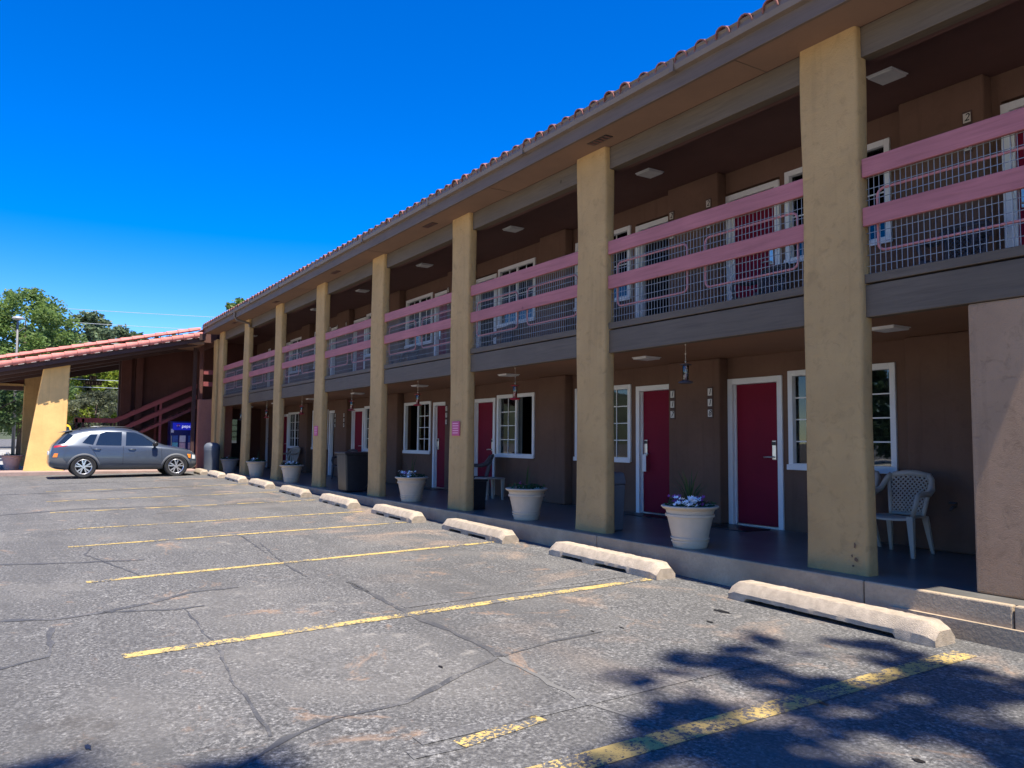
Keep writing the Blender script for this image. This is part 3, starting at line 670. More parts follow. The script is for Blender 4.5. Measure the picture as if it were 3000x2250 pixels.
# planters
def planter(mat, loc, label, spikes=9, white=(), purple=(), h=.46, r=.315, seed=1, grp='flower pots on the porch'):
    random.seed(seed)
    t = thing('flower_pot', label, 'flower pot', loc, grp); lx, ly, lz = loc
    k = r / .39; prof = [(.0, .0), (.225, .0), (.235, .015), (.242, .08), (.258, .084), (.258, .104), (.243, .108), (.248, .128), (.266, .132), (.266, .152), (.25, .156), (.312, .455), (.336, .46), (.336, .495), (.318, .50), (.332, .555), (.37, .575), (.392, .6), (.392, .615), (.37, .625), (.345, .622), (.335, .57), (.31, .53), (0, .53)]
    MB().lathe([(a * k, b * h / .62) for a, b in prof], 40, loc, close=False).build('pot', mat, t, smooth='auto')
    so_ = MB(); n = 24; so_.add([(lx, ly, lz + h * .92)] + [(lx + .335 * k * math.cos(2 * math.pi * i / n), ly + .335 * k * math.sin(2 * math.pi * i / n), lz + h * .90) for i in range(n)], [(0, i + 1, (i + 1) % n + 1) for i in range(n)]); so_.build('soil', m_soil, t)
    b = MB()
    for i in range(spikes):
        a = random.uniform(0, 2 * math.pi); tl_ = random.uniform(.03, .28); ln = random.uniform(.25, .5); w_ = .011; pts = []
        for q in (0, .33, .66, 1): pts.append(Vector((lx + math.cos(a) * (.02 + tl_ * q * q), ly + math.sin(a) * (.02 + tl_ * q * q), lz + h * .9 + ln * q - tl_ * .25 * q * q)))
        side = Vector((-math.sin(a), math.cos(a), 0)); vs = []
        for q, p in zip((1, .9, .6, .08), pts): vs += [p - side * w_ * q, p + side * w_ * q]
        b.add(vs, [(0, 1, 3, 2), (2, 3, 5, 4), (4, 5, 7, 6)])
    if spikes: b.build('spiky_grass', m_stalk, t)
    lf = MB()
    for i in range(240):
        a = random.uniform(0, 2 * math.pi); d = .34 * k * math.sqrt(random.random()); p = Vector((lx + d * math.cos(a), ly + d * math.sin(a), lz + h * .92 + random.uniform(0, .09)))
        u = Vector((random.uniform(-1, 1), random.uniform(-1, 1), random.uniform(-.3, .8))).normalized(); v = u.orthogonal().normalized(); s_ = random.uniform(.012, .026)
        lf.add([p - u * s_ - v * s_ * .5, p + u * s_ * .2 - v * s_ * .7, p + u * s_ * 1.3, p + u * s_ * .2 + v * s_ * .7], [(0, 1, 2, 3)])
    lf.build('foliage', m_leaf0, t)
    for mt, lst, nm in ((m_petalw, white, 'white_flowers'), (m_petalp, purple, 'purple_flowers')):
        if not lst: continue
        fb = MB()
        for (ang, dist, cnt) in lst:
            for j in range(cnt):
                p = Vector((lx + dist * k * math.cos(ang) + random.gauss(0, .04), ly + dist * k * math.sin(ang) + random.gauss(0, .04), lz + h * .92 + random.uniform(.05, .14)))
                up = Vector((random.gauss(0, .5), random.gauss(-.5, .5), 1)).normalized(); e1 = up.orthogonal().normalized(); e2 = up.cross(e1); s_ = random.uniform(.02, .03); vs = [p]
                for q in range(10): rr = s_ * (1 if q % 2 else .55); vs.append(p + (e1 * math.cos(q * math.pi / 5) + e2 * math.sin(q * math.pi / 5)) * rr + up * (.008 if q % 2 else 0))
                fb.add(vs, [(0, q + 1, (q + 1) % 10 + 1) for q in range(10)])
        stuff(fb.build(nm, mt, t))
    return t
planter(m_pot, S(6.57, .05, ZP), 'beige ribbed pot with spiky grass and white petunias between the two right pillars', 22, [(-.5, .22, 26), (-.9, .28, 22), (-1.3, .26, 8)], [(-2.2, .22, 20), (-.2, .12, 26), (.3, .15, 16)], seed=3)
planter(m_pot, S(10.04, .14, ZP), 'beige ribbed pot with almost bare soil beside the second pillar from the right', 6, [], [(-1.0, .2, 3)], seed=4)
planter(m_pot, S(13.97, .1, ZP), 'beige ribbed pot heaped with white and pink flowers under room windows', 3, [(-1.9, .15, 26), (-2.6, .25, 20), (-.6, .25, 18), (0, 0, 12)], [(-1.5, .2, 18)], seed=5)
planter(m_pot, S(21.3, .02, ZP), 'beige pot of white flowers left of the pillar with the far pink notice', 3, [(-1.0, .15, 30), (-.3, .2, 24)], [], seed=6)
planter(m_pot, S(24.95, .04, ZP), 'beige pot with a small white flower clump, next to last along the porch', 2, [(-1.2, .1, 24)], [], seed=7)
planter(m_potdark, S(28.1, -.04, ZP), 'dim grey-beige pot nearest the tall grey litter bin', 3, [(-2.8, .2, 5)], [], seed=8)
planter(m_potpink, S(33.0, -6.28, .16), 'pinkish terracotta pot in full sun left of the orange buttress', 3, [(-1.0, .15, 16), (-2.4, .2, 16)], [], h=.5, r=.36, seed=9)
random.seed(11)

# bins
t = thing('trash_bin', 'tall black tapered trash bin with grey sheen at the porch edge', 'trash bin', S(17.0, .1, ZP))
def taper(x0, y0, z0, w0, d0, w1, d1, h): 
    return [(x0 - w0 / 2, y0 - d0 / 2, z0), (x0 + w0 / 2, y0 - d0 / 2, z0), (x0 + w0 / 2, y0 + d0 / 2, z0), (x0 - w0 / 2, y0 + d0 / 2, z0), (x0 - w1 / 2, y0 - d1 / 2, z0 + h), (x0 + w1 / 2, y0 - d1 / 2, z0 + h), (x0 + w1 / 2, y0 + d1 / 2, z0 + h), (x0 - w1 / 2, y0 + d1 / 2, z0 + h)]
BX = [(0, 3, 2, 1), (4, 5, 6, 7), (0, 1, 5, 4), (1, 2, 6, 5), (2, 3, 7, 6), (3, 0, 4, 7)]
m_bin = pm('scuffed_black', (.022, .022, .024), .34, .5, 5, .12, 25, stretch=(1, 1, .4))
MB().add(taper(-17.0, .10, ZP + .02, .52, .5, .6, .6, .82), BX).build('body', m_bin, t, bevel=.03)
MB().add(taper(-17.0, .10, ZP + .83, .66, .66, .66, .66, .05), BX).build('rim', m_bin, t, bevel=.012)
MB().tube([(-16.73, .36, ZP + .09), (-16.65, .36, ZP + .09)], .09, 14).build('wheel', m_black, t); MB().tube([(-17.35, .36, ZP + .09), (-17.27, .36, ZP + .09)], .09, 14).build('wheel', m_black, t)
m_greybin = pm('grey_plastic', (.13, .135, .145), .5, .1, 5, .05, 60); m_bluegrey = pm('blue_grey_plastic', (.12, .135, .16), .5, .1, 5, .05, 60)
t = thing('trash_bin', 'slim grey flip-top bin half hidden behind the second pillar from the right', 'trash bin', S(8.28, .42, ZP))
MB().add(taper(-8.30, .36, ZP, .2, .2, .24, .24, .6), BX).build('body', m_greybin, t, bevel=.02); MB().add(taper(-8.30, .36, ZP + .601, .27, .27, .22, .23, .16), BX).build('lid', m_bluegrey, t, bevel=.03)
t = thing('trash_bin', 'small black bin just right of the third pillar', 'trash bin', S(11.9, .34, ZP))
MB().add(taper(-11.9, .34, ZP, .22, .24, .27, .27, .5), BX).build('body', m_black, t, bevel=.02); MB().add(taper(-11.9, .34, ZP + .47, .29, .29, .29, .29, .035), BX).build('rim', m_black, t, bevel=.008)
t = thing('litter_bin', 'tall round blue-grey litter bin at the far end of the porch', 'trash bin', S(29.5, -.34, .15))
MB().lathe([(.22, 0), (.25, .02), (.262, .72), (.268, .74), (.268, .78), (.262, .79)], 28, S(29.5, -.34, .15)).build('body', m_bluegrey, t, smooth='auto')
MB().lathe([(.27, .785), (.272, .85), (.25, .93), (.17, 1.0), (0.02, 1.02)], 28, S(29.5, -.34, .15)).build('domed_lid', m_bluegrey, t, smooth='auto')

# moulded resin armchairs
def chair(mat, label, loc, rzv, grp='moulded resin chairs'):
    t = thing('resin_chair', label, 'chair', (0, 0, 0), grp)
    # seat
    n = 8; vs = []
    for j in range(n + 1):
        v = j / n; y = -.22 + .44 * v; w_ = .235 - .03 * v
        for i in range(n + 1): u = i / n * 2 - 1; vs.append((u * w_, y, .425 - .018 * (1 - u * u) - .02 * v + (-.02 if j == 0 else 0)))
    m = n + 1; top = len(vs); vs += [(x, y, z - .022) for x, y, z in vs]
    fs = [(j * m + i, j * m + i + 1, (j + 1) * m + i + 1, (j + 1) * m + i) for j in range(n) for i in range(n)]
    fs += [(top + j * m + i, top + (j + 1) * m + i, top + (j + 1) * m + i + 1, top + j * m + i + 1) for j in range(n) for i in range(n)]
    rim = [i for i in range(m)] + [j * m + n for j in range(1, m)] + [n * m + i for i in range(n - 1, -1, -1)] + [j * m for j in range(n - 1, 0, -1)]
    fs += [(rim[k], rim[(k + 1) % len(rim)], rim[(k + 1) % len(rim)] + top, rim[k] + top) for k in range(len(rim))]
    MB().add(vs, fs).build('seat', mat, t, smooth='auto')
    for sx in (-1, 1):
        MB().add([(sx * .215 + dx, y, z) for (y0, z, w_, off) in ((-.205, .42, .035, 0), (-.235, 0, .018, .03)) for dx, y in ((-w_ + sx * off, y0 - w_), (w_ + sx * off, y0 - w_), (w_ + sx * off, y0 + w_), (-w_ + sx * off, y0 + w_))], BX).build('leg', mat, t, bevel=.006)
        MB().add([(sx * .19 + dx, y, z) for (y0, z, w_, off) in ((.20, .40, .03, 0), (.30, 0, .016, .03)) for dx, y in ((-w_ + sx * off, y0 - w_), (w_ + sx * off, y0 - w_), (w_ + sx * off, y0 + w_), (-w_ + sx * off, y0 + w_))], BX).build('leg', mat, t, bevel=.006)
        pts = [(sx * .235, -.2, .42), (sx * .275, -.215, .55), (sx * .285, -.19, .63), (sx * .285, -.08, .645), (sx * .285, .08, .64), (sx * .27, .2, .68), (sx * .24, .27, .78), (sx * .2, .3, .84)]
        MB().tube(pts, [.024, .024, .028, .03, .03, .03, .03, .026], 8).build('arm', mat, t, smooth=True)
    def bk(u, v): # u -1..1, v 0..1 up the back
        w_ = .17 + .065 * v; return Vector((u * w_, .2 + .13 * v + .03 * (1 - abs(u)) * v - .02 * v, .40 + .46 * v * (1 - .06 * u * u)))
    fr = MB(); arc = [bk(-1, v / 8) for v in range(8)] + [bk(-1 + 2 * q / 10, 1 - .35 * abs(-1 + 2 * q / 10) ** 3 * .3) for q in range(11)] + [bk(1, v / 8) for v in range(7, -1, -1)]
    fr.tube(arc, .022, 8); fr.tube([bk(-1, .04), bk(0, .03), bk(1, .04)], .018, 6); fr.tube([bk(-.8, .97), bk(0, .985), bk(.8, .97)], .03, 6)
    bo_ = fr.build('backrest', mat, t, smooth=True)
    la = MB()
    for s_ in (-1, 1):
        for k in range(-7, 8):
            pts = [];
            for q in range(13):
                v = q / 12 * .95 + .02; u = k * .22 + s_ * (v - .5) * 2.0
                if abs(u) <= 1.0: pts.append(bk(u, v))
            if len(pts) > 1: la.tube(pts, .0085, 5)
    stuff(la.build('lattice', mat, bo_, smooth=True))
    t.location = loc; t.rotation_euler = (0, 0, rzv); return t
ch1 = chair(m_beige, 'beige lattice-back resin chair right of the nearest pillar', S(5.08, 1.62, ZP), R(8))
def chair_copy(src, loc, rzv, label, grp=None):
    c = copy_tree(src); place(c, loc, rzv, label, grp); return c
chair_copy(ch1, S(5.80, 1.72, ZP), R(-6), 'second beige resin chair, mostly hidden behind the nearest pillar')
chair_copy(ch1, S(27.4, 1.75, ZP), R(20), 'beige resin chair near the far window beside a white-flower pot')
ch2 = chair(m_darkresin, 'dark resin chair beside the crimson door and small table', S(14.55, 1.85, ZP), R(-25))
chair_copy(ch2, S(22.2, 1.8, ZP), R(15), 'dark resin chair behind the black bin'); 
UPC = 'chairs on the upper gallery'
for X, rr, lb in ((4.55, 5, 'dark chair on the gallery behind the rightmost rail'), (7.15, -8, 'dark gallery chair beside the upper crimson door'), (10.6, 10, 'dark gallery chair above the nearly bare pot'), (13.9, -5, 'dark gallery chair under the upper window above the flower-heaped pot'), (18.4, 5, 'dark gallery chair two bays from the pink notice')):
    chair_copy(ch2, S(X, 1.9, ZF), R(rr), lb, UPC)
# side table
t = thing('side_table', 'small low beige resin table by the dark chair', 'table', S(13.75, 1.7, ZP))
MB().box(13.52, 13.98, 1.48, 1.92, ZP + .40, ZP + .43).build('table_top', m_beige, t, bevel=.012)
for dx in (-.19, .19):
    for dy in (-.18, .18): MB().add([(x, y, z) for z, w_ in ((ZP + .4, .03), (ZP, .018)) for x, y in [(-13.75 + dx + a * w_, 1.7 + dy + b * w_) for a, b in ((-1, -1), (1, -1), (1, 1), (-1, 1))]], BX).build('leg', m_beige, t, bevel=.004)

# hanging hummingbird feeders
m_red = pm('feeder_red', (.45, .015, .02), .3, .1, 6, 0); m_clear = glass('feeder_glass', (.9, .88, .9), .8); m_wirebr = pm('hook_brass', (.5, .42, .34), .4, .1, 9, 0, metal=.6)
def feeder(X, y, ztop, label, full):
    t = thing('bird_feeder', label, 'bird feeder', S(X, y, ztop), 'hummingbird feeders under the gallery'); c = lambda z: S(X, y, z)
    MB().tube([c(2.545), c(ztop)], .003, 5).build('hanging_wire', m_wirebr, t)
    for z in (2.50, ztop + (2.5 - ztop) * .5, ztop + .02): MB().lathe([(.001, -.018), (.011, -.008), (.011, .008), (.001, .018)], 8, c(z), close=False).build('hook', m_wirebr, t, smooth=True)
    MB().lathe([(.012, 0), (.07, -.012), (.072, -.018), (.02, -.022), (.0, -.022)], 20, c(ztop), close=False).build('cap', m_darkresin if not full else m_red, t, smooth='auto')
    MB().lathe([(.034, -.022), (.036, -.03), (.036, -.2), (.034, -.205)], 18, c(ztop), close=False).build('bottle', m_clear, t, smooth=True)
    if full: MB().lathe([(0, -.11), (.033, -.11), (.033, -.203), (0, -.203)], 16, c(ztop), close=False).build('nectar', m_red, t, smooth='auto')
    MB().lathe([(.0, -.206), (.045, -.208), (.088, -.225), (.09, -.235), (.05, -.245), (0, -.246)], 22, c(ztop), close=False).build('base_dish', m_red if full else m_darkresin, t, smooth='auto')
for i, (X, y, zt_, lb, fu) in enumerate([(7.0, .42, 2.27, 'empty clear bird feeder hanging between the two nearest pillars', False), (10.95, .5, 2.23, 'red-based bird feeder hanging in front of a wide window', True), (14.6, .5, 2.25, 'red-based bird feeder left of the pillar with the nearer pink notice', True), (18.25, .5, 2.25, 'red bird feeder above the black bin', True), (22.1, .5, 2.25, 'red bird feeder left of the far pink notice', True), (25.7, .5, 2.22, 'red feeder in the far dark bay', True), (29.0, .5, 2.2, 'farthest bird feeder, before the glazed passage door', False)]): feeder(X, y, zt_, lb, fu)

# ------------------------------------------------------------------ vending machine
m_vend = pm('vending_blue', (.008, .012, .11), .3, .15, 4, .02, 40); m_vendlite = pm('vending_header', (.01, .015, .38), .3, .2, 3, 0); m_vendtext = pm('vending_text', (.7, .7, .78), .4, .1, 14, 0)
for m_, c_, e_ in ((m_vendlite, (.01, .02, .5), .22), (m_vendtext, (.8, .8, .9), .3)): m_.node_tree.nodes['Principled BSDF'].inputs['Emission Color'].default_value = (*c_, 1); m_.node_tree.nodes['Principled BSDF'].inputs['Emission Strength'].default_value = e_
m_vp1 = pm('vend_pale', (.55, .56, .62), .4, .15, 14, 0); m_vp2 = pm('vend_teal', (.1, .4, .5), .4, .3, 14, 0); m_vp3 = pm('vend_mauve', (.5, .36, .42), .4, .3, 14, 0); m_vp4 = pm('vend_deep', (.04, .1, .35), .4, .5, 16, 0)
vm = thing('vending_machine', 'dark blue drinks vending machine with bright header under the stair', 'vending machine', S(33.4, -.69, .2))
def vpart(n, mt, Xa, Xb, ya, yb, za, zb, bevel=0, parent=None): return MB().box(Xa + 1.5, Xb + 1.5, ya + .23, yb + .23, za, zb + (.03 if zb > 1.9 else 0)).build(n, mt, parent or vm, bevel=bevel)
vpart('cabinet', m_vend, 31.6, 32.28, -1.37, -.47, .2, 1.93, bevel=.02)
hd = vpart('header_panel', m_vendlite, 31.585, 31.6, -1.30, -.54, 1.62, 1.9, bevel=.006)
text('pepsi', .17, 'lettering', m_vendtext, hd, Matrix.Translation(S(33.08, -.57, 1.765)) @ ROTX)
for a0, a1, mt in ((15, 165, m_red), (195, 345, m_vend), (165, 195, m_white), (-15, 15, m_white)):
    pts = [(-.87 + .06 * math.cos(R(a0 + (a1 - a0) * k / 8)), 1.78 + .06 * math.sin(R(a0 + (a1 - a0) * k / 8))) for k in range(9)]
    MB().prism(pts if a1 - a0 > 60 else [(-.87, 1.78)] + pts, 0, -33.084, -33.079).build('emblem', mt, hd)
vpart('coin_plate', m_vp1, 31.588, 31.599, -1.36, -1.26, 1.52, 1.66); vpart('note_slot', m_vp1, 31.588, 31.599, -.56, -.5, 1.5, 1.56)
for j, y in enumerate((-1.3, -1.04, -.72)):
    for i, mt in enumerate(((m_vp4, m_vp2, m_vp4), (m_vp1, m_vp3, m_vp1), (m_vp4, m_vp3, m_vp1))[j]): vpart('product_panel', mt, 31.59, 31.599, y, y + (.2 if j != 1 else .22), 1.16 - .27 * i, 1.41 - .27 * i, bevel=.004)
vpart('handle', m_silver, 31.57, 31.599, -1.345, -1.33, 1.0, 1.4)

# ------------------------------------------------------------------ cars
from mathutils.bvhtree import BVHTree
def evaluated(ob):
    me = bpy.data.meshes.new_from_object(ob.evaluated_get(bpy.context.evaluated_depsgraph_get())); return me
m_tyre = pm('tyre', (.022, .022, .023), .8, .2, 9, .3, 60); m_alloy = pm('alloy', (.68, .68, .70), .25, .06, 9, 0, metal=.85); m_arch = pm('arch_black', (.01, .01, .011), .9, .1, 5, 0)
m_clad = pm('cladding', (.115, .12, .128), .55, .1, 5, .05, 80); m_cglass = pm('car_glass', (.012, .018, .024), .04, .1, 1, 0, spec=1); m_lred = pm('lamp_red', (.38, .012, .02), .15, .1, 9, 0, spec=.8); m_lamb = pm('lamp_amber', (.75, .22, .03), .2, .1, 9, 0); m_lclr = pm('lamp_clear', (.55, .57, .58), .1, .2, 12, 0, spec=.8)
ST = [ # u, bottom, top, belt, w_bottom, w_mid, w_belt, w_top
 (0.00, .44, .66, .60, .62, .70, .66, .55), (.03, .36, .80, .70, .70, .80, .76, .62), (.08, .32, .99, .92, .74, .86, .80, .66), (.16, .28, 1.10, .97, .76, .885, .82, .62), (.30, .25, 1.27, .99, .78, .895, .83, .58), (.43, .24, 1.415, 1.0, .78, .90, .835, .555),
 (.60, .24, 1.465, 1.0, .78, .90, .84, .575), (.92, .24, 1.54, .99, .78, .90, .84, .59), (1.4, .23, 1.585, .985, .79, .90, .84, .60), (1.9, .23, 1.585, .975, .79, .90, .84, .60), (2.3, .23, 1.53, .965, .79, .90, .84, .59), (2.62, .23, 1.39, .96, .79, .90, .835, .585), (2.9, .23, 1.20, .955, .79, .90, .83, .60), (3.12, .23, 1.055, .95, .79, .90, .82, .62),
 (3.3, .23, 1.015, .94, .79, .90, .81, .60), (3.6, .23, .97, .90, .78, .895, .80, .56), (3.85, .23, .915, .85, .76, .87, .77, .52), (4.03, .25, .84, .78, .70, .82, .72, .48), (4.12, .28, .74, .68, .62, .74, .66, .42), (4.165, .36, .62, .57, .5, .62, .56, .36)]
def car(paint, label, loc, rzv, detail=True, rot_x=0, name='parked_car', cat='car', grp=None):
    t = thing(name, label, cat, (0, 0, 0), grp)
    vs = []
    for u, zb, zt, zl, wb_, wm, wl, wt in ST:
        zm = zb + (zl - zb) * .55
        half = [(0, zb), (wb_ * .6, zb), (wb_, zb + .02), (wm * .985, zb + (zm - zb) * .45), (wm, zm), (wl + .025, zl - .05), (wl, zl), (wl + (wt - wl) * .5, zl + (zt - zl) * .52), (wt, zt - .035), (wt * .55, zt - .004), (0, zt)]
        ring = [(-y, z) for y, z in half] + [(y, z) for y, z in half[-2:0:-1]]
        vs += [(u, y, z) for y, z in ring]
    m = 20; n = len(ST)
    fs = [(i * m + k, i * m + (k + 1) % m, (i + 1) * m + (k + 1) % m, (i + 1) * m + k) for i in range(n - 1) for k in range(m)] + [tuple(range(m)), tuple((n - 1) * m + k for k in range(m))]
    body = MB().add(vs, fs).build('tmpbody', paint); body.data.materials.append(m_arch)
    sd = body.modifiers.new('s', 'SUBSURF'); sd.levels = 2; sd.render_levels = 2
    sm = evaluated(body); body.modifiers.clear(); body.data = sm
    bm = bmesh.new(); bm.from_mesh(sm); bvh = BVHTree.FromBMesh(bm); bm.free()
    UW = (.92, 3.50); RW = .345
    cut = MB()
    for u in UW:
        for sgn in (-1, 1): cut.tube([(u, sgn * .62, .30), (u, sgn * 1.2, .30)], .385, 40)
    co_ = cut.build('tmpcut', None); co_.data.materials.append(paint); co_.data.materials.append(m_arch)
    for p in co_.data.polygons: p.material_index = 1
    bo = body.modifiers.new('b', 'BOOLEAN'); bo.operation = 'DIFFERENCE'; bo.object = co_; bo.solver = 'EXACT'
    fm = evaluated(body); bpy.data.objects.remove(co_); bpy.data.objects.remove(body)
    fm.polygons.foreach_set('use_smooth', [True] * len(fm.polygons)); fm.set_sharp_from_angle(angle=R(35))
    bd = bpy.data.objects.new('body', fm); COL.objects.link(bd); bd.parent = t
    def cast(u, z, sgn):
        h = bvh.ray_cast(Vector((u, sgn * 2, z)), Vector((0, -sgn, 0)))[0]
        return abs(h.y) if h else None
    def patch(nm, poly, mat, off=.004, sides=(-1, 1), cuts=3, parent=None, minw=.3):
        for sgn in sides:
            b2 = bmesh.new(); f_ = b2.faces.new([b2.verts.new((u, 0, z)) for u, z in poly]); bmesh.ops.triangulate(b2, faces=[f_])
            for _ in range(cuts): bmesh.ops.subdivide_edges(b2, edges=[e for e in b2.edges if e.calc_length() > .05], cuts=1, use_grid_fill=True); bmesh.ops.triangulate(b2, faces=b2.faces[:])
            ok = True
            for v in b2.verts:
                y = cast(v.co.x, v.co.z, sgn)
                v.co.y = sgn * ((y if y else minw) + off)
            bmesh.ops.recalc_face_normals(b2, faces=b2.faces)
            me = bpy.data.meshes.new(nm); b2.to_mesh(me); b2.free(); me.materials.append(mat); me.polygons.foreach_set('use_smooth', [True] * len(me.polygons))
            o = bpy.data.objects.new(nm, me); COL.objects.link(o); o.parent = parent or t
    # glass
    patch('side_window', [(1.22, 1.01), (1.92, 1.0), (1.94, 1.43), (1.5, 1.435), (1.34, 1.37)], m_cglass); patch('side_window', [(2.04, 1.0), (2.86, .99), (2.93, 1.03), (2.52, 1.33), (2.3, 1.42), (2.06, 1.435)], m_cglass); patch('quarter_window', [(.86, 1.08), (1.15, 1.02), (1.27, 1.35), (1.08, 1.35)], m_cglass)
    patch('rear_window', [(.22, 1.04), (.4, 1.06), (.62, 1.30), (.5, 1.38)], m_cglass, .006)
    # glazing front and back: panels laid on the sloping shell
    def top_patch(nm, pts, mat, off=.006, n=8):
        vs = []
        for j in range(n + 1):
            a = Vector(pts[0]).lerp(Vector(pts[3]), j / n); b = Vector(pts[1]).lerp(Vector(pts[2]), j / n)
            for i in range(n + 1):
                p = a.lerp(b, i / n); h = bvh.ray_cast(Vector((p.x, p.y, 3)), Vector((0, 0, -1))); vs.append((p.x, p.y, (h[0].z if h[0] else 1) + off))
        MB().add(vs, [(j * (n + 1) + i, j * (n + 1) + i + 1, (j + 1) * (n + 1) + i + 1, (j + 1) * (n + 1) + i) for j in range(n) for i in range(n)]).build(nm, mat, t, smooth=True)
    ORIG[t.name] = (0, 0, 0)
    top_patch('windscreen', [(3.06, -.6), (3.06, .6), (2.42, .52), (2.42, -.52)], m_cglass); top_patch('rear_screen', [(.16, -.52), (.16, .52), (.41, .5), (.41, -.5)], m_cglass)
    for sgn in (-1, 1):
        for u in UW:
            c = (u, sgn * .79, RW); w_ = MB()
            prof = [(.215, -.10), (.31, -.112), (.336, -.095), (.345, -.06), (.345, .06), (.336, .095), (.31, .112), (.225, .10), (.215, .085)]
            vs = []; nn = 40
            for r_, d_ in prof: vs += [(u + r_ * math.cos(2 * math.pi * k / nn), sgn * (.79 + d_), RW + r_ * math.sin(2 * math.pi * k / nn)) for k in range(nn)]
            fs = [(i * nn + k, i * nn + (k + 1) % nn, (i + 1) * nn + (k + 1) % nn, (i + 1) * nn + k) for i in range(len(prof) - 1) for k in range(nn)]
            w0 = MB().add(vs, fs).build('wheel', m_tyre, t, smooth='auto')
            if detail or sgn < 0:
                rm = MB(); vs = []
                for r_, d_ in ((.232, .098), (.224, .105), (.205, .085), (.2, .0), (.0, -.01)): vs += [(u + r_ * math.cos(2 * math.pi * k / nn), sgn * (.79 + d_), RW + r_ * math.sin(2 * math.pi * k / nn)) for k in range(nn)]
                rm.add(vs[:nn * 3], [(i * nn + k, i * nn + (k + 1) % nn, (i + 1) * nn + (k + 1) % nn, (i + 1) * nn + k) for i in range(2) for k in range(nn)])
                for s5 in range(5):
                    for da in (-.17, .17):
                        a = 2 * math.pi * s5 / 5 + .3; a1 = a + da * .55; a2 = a + da * 1.35
                        p1 = Vector((math.cos(a1) * .05, 0, math.sin(a1) * .05)); p2 = Vector((math.cos(a2) * .212, 0, math.sin(a2) * .212)); tt = (p2 - p1).normalized(); nn_ = Vector((-tt.z, 0, tt.x))
                        q = []
                        for p, hw in ((p1, .017), (p2, .021)):
                            for yy in (.062, .094 if p is p1 else .09): q += [(u + p.x - nn_.x * hw, sgn * (.79 + yy), RW + p.z - nn_.z * hw), (u + p.x + nn_.x * hw, sgn * (.79 + yy), RW + p.z + nn_.z * hw)]
                        rm.add(q, [(0, 1, 3, 2), (4, 6, 7, 5), (0, 4, 5, 1), (2, 3, 7, 6), (0, 2, 6, 4), (1, 5, 7, 3)])
                rm.tube([(u, sgn * .85, RW), (u, sgn * .892, RW)], .055, 16)
                rm.build('rim', m_alloy, w0, smooth='auto')
                vs = [(u + .215 * math.cos(2 * math.pi * k / 32), sgn * .835, RW + .215 * math.sin(2 * math.pi * k / 32)) for k in range(32)]
                MB().add(vs, [tuple(range(32))]).build('brake_shield', m_arch, w0)
        # arch cladding
    for u in UW:
        arc = [(u + .455 * math.cos(R(a)), .30 + .455 * math.sin(R(a))) for a in range(-4, 185, 9)]; inn = [(u + .388 * math.cos(R(a)), .30 + .388 * math.sin(R(a))) for a in range(184, -5, -9)]
        for sgn in (-1, 1):
            vs = []
            for (a, b) in zip(arc, inn[::-1]):
                for f_ in (0, .33, .66, 1):
                    uu = a[0] + (b[0] - a[0]) * f_; zz = a[1] + (b[1] - a[1]) * f_; y = cast(uu, zz, sgn) or .86; vs.append((uu, sgn * (y + .012 + (.012 if 0 < f_ < 1 else 0)), zz))
            k = len(arc); MB().add(vs, [(i * 4 + j, i * 4 + j + 1, (i + 1) * 4 + j + 1, (i + 1) * 4 + j) for i in range(k - 1) for j in range(3)]).build('arch_trim', m_clad, t, smooth=True)
    patch('sill_trim', [(1.36, .26), (3.06, .26), (3.06, .40), (1.36, .40)], m_clad, .010, cuts=4); patch('bumper_trim', [(.04, .38), (.5, .28), (.5, .42), (.36, .62), (.06, .60)], m_clad, .008); patch('front_trim', [(3.93, .30), (4.10, .34), (4.11, .5), (3.96, .52)], m_clad, .008)
    patch('tail_lamp', [(.12, .93), (.42, .97), (.5, 1.0), (.34, 1.02), (.14, .985)], m_lred, .006); patch('signal_lamp', [(.10, .64), (.22, .64), (.24, .76), (.14, .76)], m_lamb, .012); patch('head_lamp', [(3.97, .58), (4.08, .58), (4.08, .70), (3.98, .72)], m_lclr, .010); patch('signal_lamp', [(3.86, .62), (3.92, .60), (3.93, .73), (3.82, .74)], m_lamb, .022); patch('day_lamp', [(3.86, .845), (4.06, .80), (4.05, .82), (3.88, .865)], m_lclr, .006)
    if detail:
        for pl in ([(1.97, .42), (1.978, .42), (1.978, .99), (1.97, .99)], [(3.08, .45), (3.088, .45), (3.06, .93), (3.052, .93)], [(1.04, .98), (1.09, .96), (1.30, .60), (1.35, .42), (1.343, .42), (1.293, .597), (1.083, .953), (1.035, .972)]): patch('door_gap', pl, m_arch, .0025)
        patch('door_crease', [(1.4, .50), (3.0, .47), (3.0, .485), (1.4, .52)], paint, .012)
        for u0 in (1.16, 2.12):
            for sgn in (-1, 1): y = cast(u0 + .1, .885, sgn); MB().tube([(u0, sgn * (y + .004), .885), (u0 + .03, sgn * (y + .03), .89), (u0 + .17, sgn * (y + .03), .885), (u0 + .2, sgn * (y + .004), .88)], .012, 8).build('door_handle', paint, t, smooth=True)
        MB().tube([(1.62, -.57, 1.56), (1.62, .0, 1.6), (1.62, .57, 1.56)], .001, 4)
    for sgn in (-1, 1):
        vs = []
        MB().tube([(2.86, sgn * .80, 1.01), (2.86, sgn * .89, 1.03), (2.86, sgn * .92, 1.05), (2.86, sgn * 1.02, 1.055), (2.86, sgn * 1.04, 1.05)], [.03, .04, .085, .08, .04], 10).build('mirror', m_black if detail else paint, t, smooth=True)
        MB().tube([(.78, sgn * .56, 1.49), (.84, sgn * .565, 1.535), (1.4, sgn * .585, 1.597), (2.0, sgn * .585, 1.595), (2.25, sgn * .58, 1.54)], .014, 8).build('roof_rail', m_black, t, smooth=True)
